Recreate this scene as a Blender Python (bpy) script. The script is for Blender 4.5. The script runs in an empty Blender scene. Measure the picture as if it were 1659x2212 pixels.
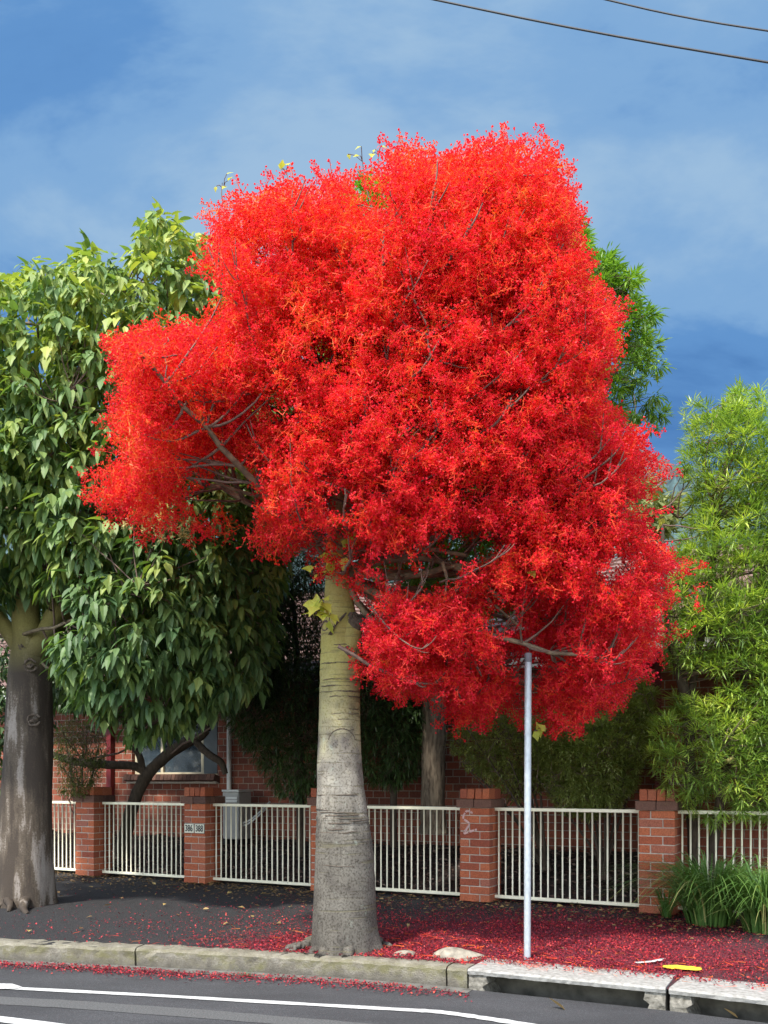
import bpy, math, random
import numpy as np
from mathutils import Vector, Matrix
rng = np.random.default_rng(7)
random.seed(7)
SC = bpy.context.scene
COL = SC.collection
R = math.radians

# ------------------------------------------------------------------ camera
CAM_Z = 1.33
FPX, CX, HY = 2000.0, 829.5, 1687.0          # the photograph measured on a 1659 x 2212 grid
cam_d = bpy.data.cameras.new('camera')
cam = bpy.data.objects.new('camera', cam_d)
COL.objects.link(cam)
cam.location = (0, 0, CAM_Z)
cam.rotation_euler = (R(90), 0, 0)
cam_d.sensor_width = 36
cam_d.lens = FPX / 2212 * 36
cam_d.shift_y = (HY - 1106) / 2212
cam_d.clip_end = 5000
SC.camera = cam

# ------------------------------------------------------------------ view, sky, sun
SC.view_settings.view_transform = 'Standard'
SC.view_settings.look = 'None'
SC.view_settings.gamma = 1
SC.view_settings.exposure = 0.85
SC.cycles.max_bounces = 6
SC.cycles.transparent_max_bounces = 4
SUN_AZ, SUN_EL = R(216), R(55)               # clockwise from +Y : behind the camera, to the left
sun_dir = Vector((math.sin(SUN_AZ) * math.cos(SUN_EL), math.cos(SUN_AZ) * math.cos(SUN_EL), math.sin(SUN_EL)))
sd = bpy.data.lights.new('sun', 'SUN')
sd.energy = 3.6
sd.angle = R(2.5)
sd.color = (1.0, 0.95, 0.86)
so = bpy.data.objects.new('sun', sd)
COL.objects.link(so)
so.rotation_euler = (-sun_dir).to_track_quat('-Z', 'Y').to_euler()
so.location = (-20, -20, 30)


def build_world():
    w = bpy.data.worlds.new('World')
    SC.world = w
    w.use_nodes = True
    nt = w.node_tree
    nt.nodes.clear()
    N, L = nt.nodes.new, nt.links.new
    out = N('ShaderNodeOutputWorld')
    bg = N('ShaderNodeBackground')
    bg.inputs['Strength'].default_value = 0.15
    sky = N('ShaderNodeTexSky')
    sky.sky_type = 'NISHITA'
    sky.sun_disc = False
    sky.sun_elevation = SUN_EL
    sky.sun_rotation = SUN_AZ
    sky.air_density = 1.2
    sky.dust_density = 0.6
    tc = N('ShaderNodeTexCoord')
    sep = N('ShaderNodeSeparateXYZ')
    L(tc.outputs['Generated'], sep.inputs[0])
    den = N('ShaderNodeMath'); den.operation = 'ADD'; den.inputs[1].default_value = 0.5
    L(sep.outputs['Z'], den.inputs[0])
    dmx = N('ShaderNodeMath'); dmx.operation = 'MAXIMUM'; dmx.inputs[1].default_value = 0.12
    L(den.outputs[0], dmx.inputs[0])
    dx = N('ShaderNodeMath'); dx.operation = 'DIVIDE'
    dy = N('ShaderNodeMath'); dy.operation = 'DIVIDE'
    L(sep.outputs['X'], dx.inputs[0]); L(dmx.outputs[0], dx.inputs[1])
    L(sep.outputs['Y'], dy.inputs[0]); L(dmx.outputs[0], dy.inputs[1])
    cmb = N('ShaderNodeCombineXYZ')
    L(dx.outputs[0], cmb.inputs[0]); L(dy.outputs[0], cmb.inputs[1])
    mp = N('ShaderNodeMapping')
    mp.inputs['Rotation'].default_value = (0, 0, R(-24))
    mp.inputs['Scale'].default_value = (1.0, 1.6, 1)
    mp.inputs['Location'].default_value = (0.2, 0.35, 0)
    L(cmb.outputs[0], mp.inputs[0])
    n1 = N('ShaderNodeTexNoise')
    n1.inputs['Scale'].default_value = 2.0
    n1.inputs['Detail'].default_value = 7
    n1.inputs['Roughness'].default_value = 0.57
    n1.inputs['Distortion'].default_value = 0.3
    L(mp.outputs[0], n1.inputs['Vector'])
    cr = N('ShaderNodeValToRGB')
    cr.color_ramp.interpolation = 'EASE'
    e = cr.color_ramp.elements
    e[0].position = 0.27; e[0].color = (0.040, 0.112, 0.266, 1)
    e[1].position = 0.61; e[1].color = (0.185, 0.285, 0.405, 1)
    m = e.new(0.415); m.color = (0.069, 0.166, 0.340, 1)
    m = e.new(0.50); m.color = (0.122, 0.228, 0.382, 1)
    L(n1.outputs['Fac'], cr.inputs[0])
    # storm cloud everywhere in front, thinning behind the camera
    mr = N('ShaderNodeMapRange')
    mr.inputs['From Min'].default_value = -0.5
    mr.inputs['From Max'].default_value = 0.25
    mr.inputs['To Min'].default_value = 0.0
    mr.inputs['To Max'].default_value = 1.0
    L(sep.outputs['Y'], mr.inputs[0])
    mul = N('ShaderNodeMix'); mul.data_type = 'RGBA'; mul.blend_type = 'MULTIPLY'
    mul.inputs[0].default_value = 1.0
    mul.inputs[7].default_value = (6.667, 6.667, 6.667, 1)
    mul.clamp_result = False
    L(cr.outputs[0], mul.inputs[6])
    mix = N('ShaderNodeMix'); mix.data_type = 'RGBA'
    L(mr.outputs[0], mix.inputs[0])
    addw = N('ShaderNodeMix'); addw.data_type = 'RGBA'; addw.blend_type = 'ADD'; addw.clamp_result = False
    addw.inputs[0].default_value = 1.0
    addw.inputs[7].default_value = (4.6, 4.7, 4.9, 1)  # even white glow added to the sky behind the camera as fill light
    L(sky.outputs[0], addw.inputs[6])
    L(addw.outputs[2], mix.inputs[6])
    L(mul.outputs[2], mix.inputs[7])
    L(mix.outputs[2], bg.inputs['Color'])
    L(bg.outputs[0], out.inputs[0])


build_world()

# ------------------------------------------------------------------ helpers
WORLD = {}          # world position of every parent, by object name


def px(x, y, d):
    """photo-grid point at depth d -> world"""
    return np.array([(x - CX) * d / FPX, d, CAM_Z - (y - HY) * d / FPX])


class Acc:
    def __init__(self):
        self.V, self.F, self.A, self.n = [], [], [], 0

    def add(self, V, F, mat=0, rnd=0.5):
        V = np.asarray(V, float).reshape(-1, 3)
        F = np.asarray(F, int)
        self.V.append(V)
        self.F.append((F + self.n, mat))
        a = np.asarray(rnd, float)
        self.A.append(np.full(len(V), float(a)) if a.ndim == 0 else a)
        self.n += len(V)
        return self

    def box(self, c, s, mat=0, rnd=0.5, rot=None, jit=0):
        c = np.asarray(c, float); h = np.asarray(s, float) / 2
        P = np.array([[i, j, k] for k in (-1, 1) for j in (-1, 1) for i in (-1, 1)], float) * h
        if jit:
            P += rng.normal(0, jit, P.shape)
        if rot is not None:
            P = P @ np.array(rot).T
        F = [[0, 2, 3, 1], [4, 5, 7, 6], [0, 1, 5, 4], [2, 6, 7, 3], [0, 4, 6, 2], [1, 3, 7, 5]]
        return self.add(P + c, F, mat, rnd)

    def tube(self, pts, rad, sides=6, mat=0, rnd=0.5, caps=True, wob=0.0):
        pts = np.asarray(pts, float); n = len(pts)
        rad = np.broadcast_to(np.asarray(rad, float), (n,))
        T = np.gradient(pts, axis=0)
        T /= np.linalg.norm(T, axis=1, keepdims=True) + 1e-9
        ref = np.array([0.0, 1, 0]) if abs(T[:, 1]).mean() < 0.8 else np.array([1.0, 0, 0])
        a = np.linspace(0, 2 * math.pi, sides, endpoint=False)
        A = np.cross(T, ref); A /= np.linalg.norm(A, axis=1, keepdims=True) + 1e-9
        B = np.cross(T, A)
        rr = rad[:, None] * (1 + (rng.normal(0, wob, (n, sides)) if wob else 0))
        V = pts[:, None] + (A[:, None] * np.cos(a)[None, :, None] + B[:, None] * np.sin(a)[None, :, None]) * (rr * np.ones((n, sides)))[:, :, None]
        i = np.arange(n - 1)[:, None] * sides
        j = np.arange(sides)[None]
        k = (j + 1) % sides
        F = np.stack([i + j, i + k, i + sides + k, i + sides + j], -1).reshape(-1, 4)
        base = self.n
        self.add(V.reshape(-1, 3), F, mat, rnd)
        if caps:
            for q, s in ((0, 1), (n - 1, -1)):
                ring = (np.arange(sides) + q * sides)[::s]
                tri = np.stack([np.full(sides - 2, ring[0]), ring[1:-1], ring[2:]], -1)
                self.F.append((tri + base, mat))
        return self

    def place(self, V0, F0, O, X, Y, Z, scale, mat=0, rnd=0.5):
        """copies of a small piece: N origins with axes X, Y, Z"""
        V0 = np.asarray(V0, float); F0 = np.asarray(F0, int)
        N, p = len(O), len(V0)
        s = np.broadcast_to(np.asarray(scale, float), (N,))[:, None, None]
        V = O[:, None] + s * (V0[None, :, 0:1] * X[:, None] + V0[None, :, 1:2] * Y[:, None] + V0[None, :, 2:3] * Z[:, None])
        F = (F0[None] + (np.arange(N) * p)[:, None, None]).reshape(-1, F0.shape[1])
        r = np.broadcast_to(np.asarray(rnd, float), (N,))
        return self.add(V.reshape(-1, 3), F, mat, np.repeat(r, p))

    def build(self, name, mats, parent=None, local=False, smooth=False):
        V = np.concatenate(self.V)
        if parent is not None and not local:
            V = V - np.asarray(WORLD[parent.name])
        me = bpy.data.meshes.new(name)
        nl = sum(F.size for F, _ in self.F); npoly = sum(len(F) for F, _ in self.F)
        me.vertices.add(len(V)); me.loops.add(nl); me.polygons.add(npoly)
        me.vertices.foreach_set('co', V.astype(np.float32).ravel())
        me.loops.foreach_set('vertex_index', np.concatenate([F.ravel() for F, _ in self.F]).astype(np.int32))
        tot = np.concatenate([np.full(len(F), F.shape[1]) for F, _ in self.F])
        st = np.concatenate([[0], np.cumsum(tot)[:-1]])
        me.polygons.foreach_set('loop_start', st.astype(np.int32))
        me.polygons.foreach_set('material_index', np.concatenate([np.full(len(F), m) for F, m in self.F]).astype(np.int32))
        me.polygons.foreach_set('use_smooth', np.full(npoly, bool(smooth)))
        at = me.attributes.new('rnd', 'FLOAT', 'POINT')
        at.data.foreach_set('value', np.concatenate(self.A).astype(np.float32))
        for m in (mats if isinstance(mats, (list, tuple)) else [mats]):
            me.materials.append(m)
        me.update(calc_edges=True)
        me.validate()
        o = bpy.data.objects.new(name, me)
        COL.objects.link(o)
        if parent is not None:
            o.parent = parent
            WORLD[o.name] = WORLD[parent.name]
        else:
            WORLD[o.name] = (0, 0, 0)
        return o


def tag(o, label=None, cat=None, group=None, kind=None):
    for k, v in (('label', label), ('category', cat), ('group', group), ('kind', kind)):
        if v:
            o[k] = v
    return o


def thing(name, loc, label, cat, group=None, rz=0):
    o = bpy.data.objects.new(name, None)
    COL.objects.link(o)
    o.empty_display_size = 0.2
    o.location = tuple(float(a) for a in loc)
    o.rotation_euler = (0, 0, rz)
    WORLD[o.name] = tuple(float(a) for a in loc)
    return tag(o, label, cat, group)


def bez(p0, p1, p2, n=8):
    t = np.linspace(0, 1, n)[:, None]
    return (1 - t) ** 2 * np.asarray(p0) + 2 * t * (1 - t) * np.asarray(p1) + t * t * np.asarray(p2)


def smooth_path(pts, n=40):
    """Catmull-Rom through the rows of pts (any number of columns)"""
    P = np.asarray(pts, float)
    P = np.vstack([2 * P[0] - P[1], P, 2 * P[-1] - P[-2]])
    m = len(P) - 3
    out = []
    for u in np.linspace(0, m - 1e-6, n):
        i = int(u); t = u - i
        a, b, c, d = P[i:i + 4]
        out.append(0.5 * (2 * b + (c - a) * t + (2 * a - 5 * b + 4 * c - d) * t * t + (3 * b - a - 3 * c + d) * t ** 3))
    return np.array(out)


def unit(v):
    v = np.asarray(v, float)
    return v / (np.linalg.norm(v, axis=-1, keepdims=True) + 1e-9)


def frames(D, U):
    """axis Y along D, Z as near U as it can be"""
    Y = unit(D); X = unit(np.cross(Y, U)); Z = np.cross(X, Y)
    return X, Y, Z


def rand_unit(n):
    return unit(rng.normal(size=(n, 3)))


# ------------------------------------------------------------------ materials
def new_mat(name):
    m = bpy.data.materials.new(name)
    m.use_nodes = True
    nt = m.node_tree
    b = nt.nodes['Principled BSDF']
    return m, nt, nt.nodes.new, nt.links.new, b


def ramp(N, stops, interp='LINEAR'):
    r = N('ShaderNodeValToRGB')
    r.color_ramp.interpolation = interp
    e = r.color_ramp.elements
    while len(e) < len(stops):
        e.new(0.5)
    for k, (p, c) in enumerate(stops):
        e[k].position = p
        e[k].color = tuple(c) + (1,) if len(c) == 3 else c
    return r


def coords(N, L, scale=(1, 1, 1)):
    t = N('ShaderNodeTexCoord')
    m = N('ShaderNodeMapping')
    m.inputs['Scale'].default_value = scale
    L(t.outputs['Object'], m.inputs[0])
    return m.outputs[0]


def noise(N, L, vec, scale, detail=5, rough=0.55):
    n = N('ShaderNodeTexNoise')
    n.inputs['Scale'].default_value = scale
    n.inputs['Detail'].default_value = detail
    n.inputs['Roughness'].default_value = rough
    if vec is not None:
        L(vec, n.inputs['Vector'])
    return n.outputs['Fac']


def mixc(N, L, fac, a, b, mode='MIX'):
    m = N('ShaderNodeMix'); m.data_type = 'RGBA'; m.blend_type = mode
    for sock, v in ((0, fac), (6, a), (7, b)):
        if isinstance(v, (int, float)):
            m.inputs[sock].default_value = v
        elif isinstance(v, (tuple, list)):
            m.inputs[sock].default_value = tuple(v) + (1,) if len(v) == 3 else v
        else:
            L(v, m.inputs[sock])
    return m.outputs[2]


def math_n(N, L, op, a, b=0.0, clamp=False):
    m = N('ShaderNodeMath'); m.operation = op; m.use_clamp = clamp
    for k, v in ((0, a), (1, b)):
        if isinstance(v, (int, float)):
            m.inputs[k].default_value = v
        else:
            L(v, m.inputs[k])
    return m.outputs[0]


def bump(N, L, b, h, strength=0.4, dist=0.01):
    n = N('ShaderNodeBump')
    n.inputs['Strength'].default_value = strength
    n.inputs['Distance'].default_value = dist
    L(h, n.inputs['Height'])
    L(n.outputs[0], b.inputs['Normal'])


def leaf_mat(name, stops, rough=0.42, trans=0.28, tcol=None, spec=0.5):
    """leaf: tone per leaf from its attribute, light shining through"""
    m, nt, N, L, b = new_mat(name)
    a = N('ShaderNodeAttribute'); a.attribute_name = 'rnd'
    r = ramp(N, stops)
    L(a.outputs['Fac'], r.inputs[0])
    L(r.outputs[0], b.inputs['Base Color'])
    b.inputs['Roughness'].default_value = rough
    b.inputs['Specular IOR Level'].default_value = spec
    t = N('ShaderNodeBsdfTranslucent')
    tc = mixc(N, L, 1.0, r.outputs[0], tcol or (1.6, 1.7, 0.7), 'MULTIPLY')
    L(tc, t.inputs['Color'])
    mx = N('ShaderNodeMixShader')
    mx.inputs[0].default_value = trans
    L(b.outputs[0], mx.inputs[1]); L(t.outputs[0], mx.inputs[2])
    L(mx.outputs[0], nt.nodes['Material Output'].inputs['Surface'])
    return m


def simple_mat(name, col, rough=0.6, var=0.25, scale=20, metal=0.0, bmp=0.0, vscale=(1, 1, 1), dark=None):
    m, nt, N, L, b = new_mat(name)
    v = coords(N, L, vscale)
    n = noise(N, L, v, scale)
    lo = dark or tuple(c * (1 - var) for c in col)
    r = ramp(N, [(0.3, lo), (0.7, tuple(min(1, c * (1 + var)) for c in col))])
    L(n, r.inputs[0])
    L(r.outputs[0], b.inputs['Base Color'])
    b.inputs['Roughness'].default_value = rough
    b.inputs['Metallic'].default_value = metal
    if bmp:
        bump(N, L, b, n, bmp, 0.01)
    return m


def ramp_(N, L, f):
    r = ramp(N, [(0.36, (0, 0, 0)), (0.60, (1, 1, 1))])
    L(f, r.inputs[0])
    return r.outputs[0]


def bark_main():
    """smooth grey bottle-trunk bark: yellow-green band high up, stained foot, ring creases"""
    m, nt, N, L, b = new_mat('flame_tree_bark')
    v = coords(N, L)
    big = noise(N, L, v, 5, 6)
    fine = noise(N, L, v, 60, 4, 0.7)
    base = ramp(N, [(0.32, (0.12, 0.105, 0.09)), (0.5, (0.27, 0.245, 0.20)), (0.70, (0.40, 0.37, 0.31))])
    L(big, base.inputs[0])
    sp = ramp(N, [(0.36, (0.38, 0.35, 0.31)), (0.50, (1, 1, 1))])
    L(fine, sp.inputs[0])
    c = mixc(N, L, 0.9, base.outputs[0], sp.outputs[0], 'MULTIPLY')
    t = N('ShaderNodeTexCoord'); s = N('ShaderNodeSeparateXYZ')
    L(t.outputs['Object'], s.inputs[0])
    zz = math_n(N, L, 'ADD', s.outputs['Z'], math_n(N, L, 'MULTIPLY', math_n(N, L, 'SUBTRACT', big, 0.5), 1.3))
    yr = ramp(N, [(0.0, (0, 0, 0)), (0.30, (0, 0, 0)), (0.47, (1, 1, 1)), (0.60, (0.95, 0.95, 0.95)), (0.75, (0.6, 0.6, 0.6))])
    L(math_n(N, L, 'DIVIDE', zz, 5.0), yr.inputs[0])
    c = mixc(N, L, math_n(N, L, 'MULTIPLY', yr.outputs[0], 0.85), c, mixc(N, L, fine, (0.27, 0.23, 0.055), (0.48, 0.43, 0.13)))
    # weathered foot with vertical run marks
    vs = coords(N, L, (9, 9, 0.7))
    st = noise(N, L, vs, 1.6, 6, 0.65)
    zf = math_n(N, L, 'ADD', s.outputs['Z'], math_n(N, L, 'MULTIPLY', math_n(N, L, 'SUBTRACT', st, 0.5), 1.6))
    fr = ramp(N, [(0.0, (1, 1, 1)), (0.62, (0.85, 0.85, 0.85)), (1.0, (0, 0, 0))])
    L(math_n(N, L, 'MULTIPLY', zf, 0.72), fr.inputs[0])
    c = mixc(N, L, math_n(N, L, 'MULTIPLY', fr.outputs[0], 0.82), c, mixc(N, L, ramp_(N, L, fine), (0.028, 0.025, 0.021), (0.088, 0.079, 0.068)))
    # ring creases
    vr = coords(N, L, (1.2, 1.2, 26))
    rn = noise(N, L, vr, 1.5, 4, 0.6)
    rr = ramp(N, [(0.35, (1, 1, 1)), (0.42, (0, 0, 0))])
    L(rn, rr.inputs[0])
    c = mixc(N, L, math_n(N, L, 'MULTIPLY', rr.outputs[0], 0.6), c, (0.13, 0.115, 0.07))
    lich = noise(N, L, v, 13, 5, 0.7)
    lr = ramp(N, [(0.62, (0, 0, 0)), (0.70, (1, 1, 1))])
    L(lich, lr.inputs[0])
    c = mixc(N, L, math_n(N, L, 'MULTIPLY', lr.outputs[0], 0.35), c, (0.36, 0.42, 0.34))
    L(c, b.inputs['Base Color'])
    b.inputs['Roughness'].default_value = 0.9
    b.inputs['Specular IOR Level'].default_value = 0.15
    h = math_n(N, L, 'SUBTRACT', math_n(N, L, 'MULTIPLY', fine, 0.5), rr.outputs[0])
    bump(N, L, b, h, 0.55, 0.006)
    return m


def bark_blotched():
    """green-tree bark: brown stain, pale grey bare panels, green algae high up"""
    m, nt, N, L, b = new_mat('blotched_bark')
    v = coords(N, L, (4.5, 4.5, 0.8))
    st = noise(N, L, v, 1.3, 6, 0.6)
    f = noise(N, L, coords(N, L), 55, 4, 0.7)
    r = ramp(N, [(0.46, (0.045, 0.032, 0.022)), (0.56, (0.095, 0.072, 0.050)), (0.61, (0.22, 0.185, 0.155)), (0.74, (0.32, 0.285, 0.25))])
    L(math_n(N, L, 'ADD', st, math_n(N, L, 'MULTIPLY', math_n(N, L, 'SUBTRACT', f, 0.5), 0.22)), r.inputs[0])
    t = N('ShaderNodeTexCoord'); s = N('ShaderNodeSeparateXYZ')
    L(t.outputs['Object'], s.inputs[0])
    g = ramp(N, [(0.50, (0, 0, 0)), (0.60, (1, 1, 1))])
    L(math_n(N, L, 'DIVIDE', s.outputs['Z'], 5.0), g.inputs[0])
    c = mixc(N, L, math_n(N, L, 'MULTIPLY', g.outputs[0], 0.9), r.outputs[0], mixc(N, L, f, (0.15, 0.13, 0.035), (0.34, 0.30, 0.09)))
    L(c, b.inputs['Base Color'])
    b.inputs['Roughness'].default_value = 0.85
    bump(N, L, b, math_n(N, L, 'ADD', st, f), 0.6, 0.008)
    return m


def brick_unit_mat(name, stops):
    m, nt, N, L, b = new_mat(name)
    a = N('ShaderNodeAttribute'); a.attribute_name = 'rnd'
    r = ramp(N, stops)
    L(a.outputs['Fac'], r.inputs[0])
    v = coords(N, L)
    n = noise(N, L, v, 70, 5, 0.7)
    d = ramp(N, [(0.3, (0.55, 0.5, 0.48)), (0.62, (1.1, 1.08, 1.05))])
    L(n, d.inputs[0])
    c = mixc(N, L, 1.0, r.outputs[0], d.outputs[0], 'MULTIPLY')
    g = noise(N, L, v, 4, 5, 0.6)
    gr = ramp(N, [(0.52, (0, 0, 0)), (0.72, (1, 1, 1))])
    L(g, gr.inputs[0])
    c = mixc(N, L, math_n(N, L, 'MULTIPLY', gr.outputs[0], 0.35), c, (0.13, 0.08, 0.06))
    L(c, b.inputs['Base Color'])
    b.inputs['Roughness'].default_value = 0.9
    bump(N, L, b, n, 0.5, 0.004)
    return m


def brick_wall_mat():
    m, nt, N, L, b = new_mat('house_brick')
    t = N('ShaderNodeTexCoord'); s = N('ShaderNodeSeparateXYZ'); cb = N('ShaderNodeCombineXYZ')
    L(t.outputs['Object'], s.inputs[0])
    L(math_n(N, L, 'ADD', s.outputs['X'], s.outputs['Y']), cb.inputs[0])
    L(s.outputs['Z'], cb.inputs[1])
    k = N('ShaderNodeTexBrick')
    L(cb.outputs[0], k.inputs['Vector'])
    k.inputs['Color1'].default_value = (0.32, 0.088, 0.048, 1)
    k.inputs['Color2'].default_value = (0.19, 0.060, 0.040, 1)
    k.inputs['Mortar'].default_value = (0.36, 0.30, 0.24, 1)
    k.inputs['Scale'].default_value = 1
    k.inputs['Mortar Size'].default_value = 0.0065
    k.inputs['Mortar Smooth'].default_value = 0.15
    k.inputs['Bias'].default_value = 0.0
    k.inputs['Brick Width'].default_value = 0.19
    k.inputs['Row Height'].default_value = 0.099
    n = noise(N, L, t.outputs['Object'], 40, 5, 0.7)
    d = ramp(N, [(0.3, (0.65, 0.62, 0.6)), (0.65, (1.1, 1.1, 1.1))])
    L(n, d.inputs[0])
    L(mixc(N, L, 1.0, k.outputs['Color'], d.outputs[0], 'MULTIPLY'), b.inputs['Base Color'])
    b.inputs['Roughness'].default_value = 0.9
    h = math_n(N, L, 'ADD', math_n(N, L, 'SUBTRACT', 1.0, k.outputs['Fac']), math_n(N, L, 'MULTIPLY', n, 0.3))
    bump(N, L, b, h, 0.8, 0.008)
    return m


def asphalt_mat(name, lo, hi, patch):
    m, nt, N, L, b = new_mat(name)
    v = coords(N, L)
    f = noise(N, L, v, 170, 3, 0.8)
    r = ramp(N, [(0.34, lo), (0.56, hi), (0.72, tuple(c * 3.2 for c in hi))])
    L(f, r.inputs[0])
    p = noise(N, L, coords(N, L, (0.35, 1.0, 1)), 2.2, 6, 0.6)
    pr = ramp(N, [(0.4, (0.8, 0.8, 0.8)), (0.68, patch)])
    L(p, pr.inputs[0])
    L(mixc(N, L, 1.0, r.outputs[0], pr.outputs[0], 'MULTIPLY'), b.inputs['Base Color'])
    b.inputs['Roughness'].default_value = 0.85
    bump(N, L, b, f, 0.7, 0.006)
    return m


def footpath_mat():
    """old bitumen; the attribute says how thick the trodden blossom lies"""
    m, nt, N, L, b = new_mat('footpath_bitumen')
    v = coords(N, L)
    f = noise(N, L, v, 120, 3, 0.8)
    r = ramp(N, [(0.36, (0.006, 0.006, 0.007)), (0.54, (0.018, 0.017, 0.018)), (0.68, (0.11, 0.105, 0.105))])
    L(f, r.inputs[0])
    a = N('ShaderNodeAttribute'); a.attribute_name = 'rnd'
    pn = noise(N, L, v, 85, 4, 0.75)
    dens = math_n(N, L, 'MULTIPLY', a.outputs['Fac'], 0.44)
    k = math_n(N, L, 'SUBTRACT', math_n(N, L, 'ADD', pn, dens), 0.66)
    k = math_n(N, L, 'MULTIPLY', k, 7.0, True)
    pr = ramp(N, [(0.35, (0.045, 0.006, 0.012)), (0.55, (0.15, 0.010, 0.024)), (0.75, (0.30, 0.018, 0.04))])
    L(noise(N, L, v, 150, 3, 0.8), pr.inputs[0])
    c = mixc(N, L, k, r.outputs[0], pr.outputs[0])
    L(c, b.inputs['Base Color'])
    b.inputs['Roughness'].default_value = 0.85
    bump(N, L, b, math_n(N, L, 'ADD', f, pn), 0.9, 0.008)
    return m


def kerb_mat():
    """old concrete, mossy on its upper face"""
    m, nt, N, L, b = new_mat('old_concrete')
    v = coords(N, L)
    n = noise(N, L, v, 9, 7, 0.7)
    f = noise(N, L, v, 90, 3, 0.75)
    r = ramp(N, [(0.3, (0.085, 0.075, 0.058)), (0.5, (0.20, 0.18, 0.14)), (0.7, (0.36, 0.335, 0.28))])
    L(math_n(N, L, 'ADD', math_n(N, L, 'MULTIPLY', n, 0.7), math_n(N, L, 'MULTIPLY', f, 0.3)), r.inputs[0])
    mo = noise(N, L, coords(N, L, (1, 1, 1.4)), 6, 6, 0.65)
    t = N('ShaderNodeTexCoord'); s = N('ShaderNodeSeparateXYZ')
    L(t.outputs['Object'], s.inputs[0])
    zz = math_n(N, L, 'MULTIPLY', math_n(N, L, 'ADD', s.outputs['Z'], 0.17), 3.2, True)
    mr = ramp(N, [(0.54, (0, 0, 0)), (0.74, (1, 1, 1))])
    L(math_n(N, L, 'ADD', mo, math_n(N, L, 'MULTIPLY', zz, 0.5)), mr.inputs[0])
    g = N('ShaderNodeNewGeometry'); gs = N('ShaderNodeSeparateXYZ')
    L(g.outputs['True Normal'], gs.inputs[0])
    side = math_n(N, L, 'SUBTRACT', 1.0, math_n(N, L, 'MULTIPLY', gs.outputs['Z'], 0.8), True)
    c = mixc(N, L, math_n(N, L, 'MULTIPLY', math_n(N, L, 'MULTIPLY', mr.outputs[0], side), 0.75), r.outputs[0], (0.15, 0.14, 0.055))
    lowk = ramp(N, [(0.0, (1, 1, 1)), (0.22, (0, 0, 0))])
    L(math_n(N, L, 'ADD', zz, math_n(N, L, 'MULTIPLY', math_n(N, L, 'SUBTRACT', mo, 0.5), 0.6)), lowk.inputs[0])
    c = mixc(N, L, math_n(N, L, 'MULTIPLY', lowk.outputs[0], 0.7), c, (0.085, 0.075, 0.06))
    L(c, b.inputs['Base Color'])
    b.inputs['Roughness'].default_value = 0.92
    bump(N, L, b, math_n(N, L, 'ADD', n, f), 0.8, 0.012)
    return m


def roof_mat():
    m, nt, N, L, b = new_mat('terracotta_tile')
    v = coords(N, L)
    n = noise(N, L, v, 5, 6, 0.65)
    r = ramp(N, [(0.3, (0.09, 0.058, 0.05)), (0.5, (0.19, 0.11, 0.09)), (0.7, (0.30, 0.19, 0.16))])
    L(n, r.inputs[0])
    L(r.outputs[0], b.inputs['Base Color'])
    b.inputs['Roughness'].default_value = 0.8
    return m


M = {}
M['bark'] = bark_main()
M['bark2'] = bark_blotched()
M['twig'] = simple_mat('twig_bark', (0.15, 0.10, 0.075), 0.8, 0.35, 25, bmp=0.3)
M['limb'] = simple_mat('limb_bark', (0.21, 0.165, 0.10), 0.8, 0.35, 18, bmp=0.4, dark=(0.10, 0.075, 0.05))
M['darkbark'] = simple_mat('rough_dark_bark', (0.075, 0.055, 0.038), 0.9, 0.4, 30, bmp=0.9, vscale=(1, 1, 0.35))
M['greybark'] = simple_mat('flaky_grey_bark', (0.17, 0.135, 0.095), 0.9, 0.35, 14, bmp=0.9, vscale=(2.5, 2.5, 0.4), dark=(0.05, 0.034, 0.022))
M['scar'] = simple_mat('bark_scar', (0.10, 0.075, 0.055), 0.9, 0.4, 40, bmp=0.6)
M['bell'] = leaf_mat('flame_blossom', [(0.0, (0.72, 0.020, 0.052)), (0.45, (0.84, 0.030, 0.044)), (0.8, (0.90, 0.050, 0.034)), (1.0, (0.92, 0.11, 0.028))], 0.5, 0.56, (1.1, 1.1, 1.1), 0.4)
M['stalk'] = leaf_mat('blossom_stalk', [(0.0, (0.78, 0.04, 0.034)), (0.5, (0.88, 0.10, 0.030)), (1.0, (0.88, 0.27, 0.038))], 0.5, 0.35, (1.05, 1.05, 1.0), 0.3)
M['young'] = leaf_mat('young_leaf', [(0.0, (0.48, 0.56, 0.07)), (1.0, (0.72, 0.70, 0.14))], 0.45, 0.45, (1.1, 1.1, 0.8))
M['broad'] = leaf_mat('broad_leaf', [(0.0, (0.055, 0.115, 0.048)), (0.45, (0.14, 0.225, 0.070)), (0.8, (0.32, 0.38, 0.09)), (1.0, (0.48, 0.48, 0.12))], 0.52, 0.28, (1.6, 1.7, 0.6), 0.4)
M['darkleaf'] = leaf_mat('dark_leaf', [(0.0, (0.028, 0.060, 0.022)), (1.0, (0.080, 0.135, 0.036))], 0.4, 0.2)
M['narrow'] = leaf_mat('narrow_leaf', [(0.0, (0.07, 0.15, 0.024)), (0.6, (0.155, 0.29, 0.035)), (1.0, (0.32, 0.44, 0.055))], 0.4, 0.28)
M['brushleaf'] = leaf_mat('bottlebrush_leaf', [(0.0, (0.10, 0.175, 0.048)), (0.5, (0.23, 0.345, 0.065)), (0.85, (0.42, 0.52, 0.095)), (1.0, (0.56, 0.60, 0.13))], 0.42, 0.3)
M['fine'] = leaf_mat('fine_leaf', [(0.0, (0.12, 0.155, 0.045)), (0.7, (0.26, 0.30, 0.080)), (1.0, (0.50, 0.52, 0.25))], 0.5, 0.45)
M['strap'] = leaf_mat('strap_leaf', [(0.0, (0.05, 0.115, 0.026)), (0.75, (0.11, 0.20, 0.045)), (1.0, (0.36, 0.33, 0.13))], 0.36, 0.25)
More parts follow.
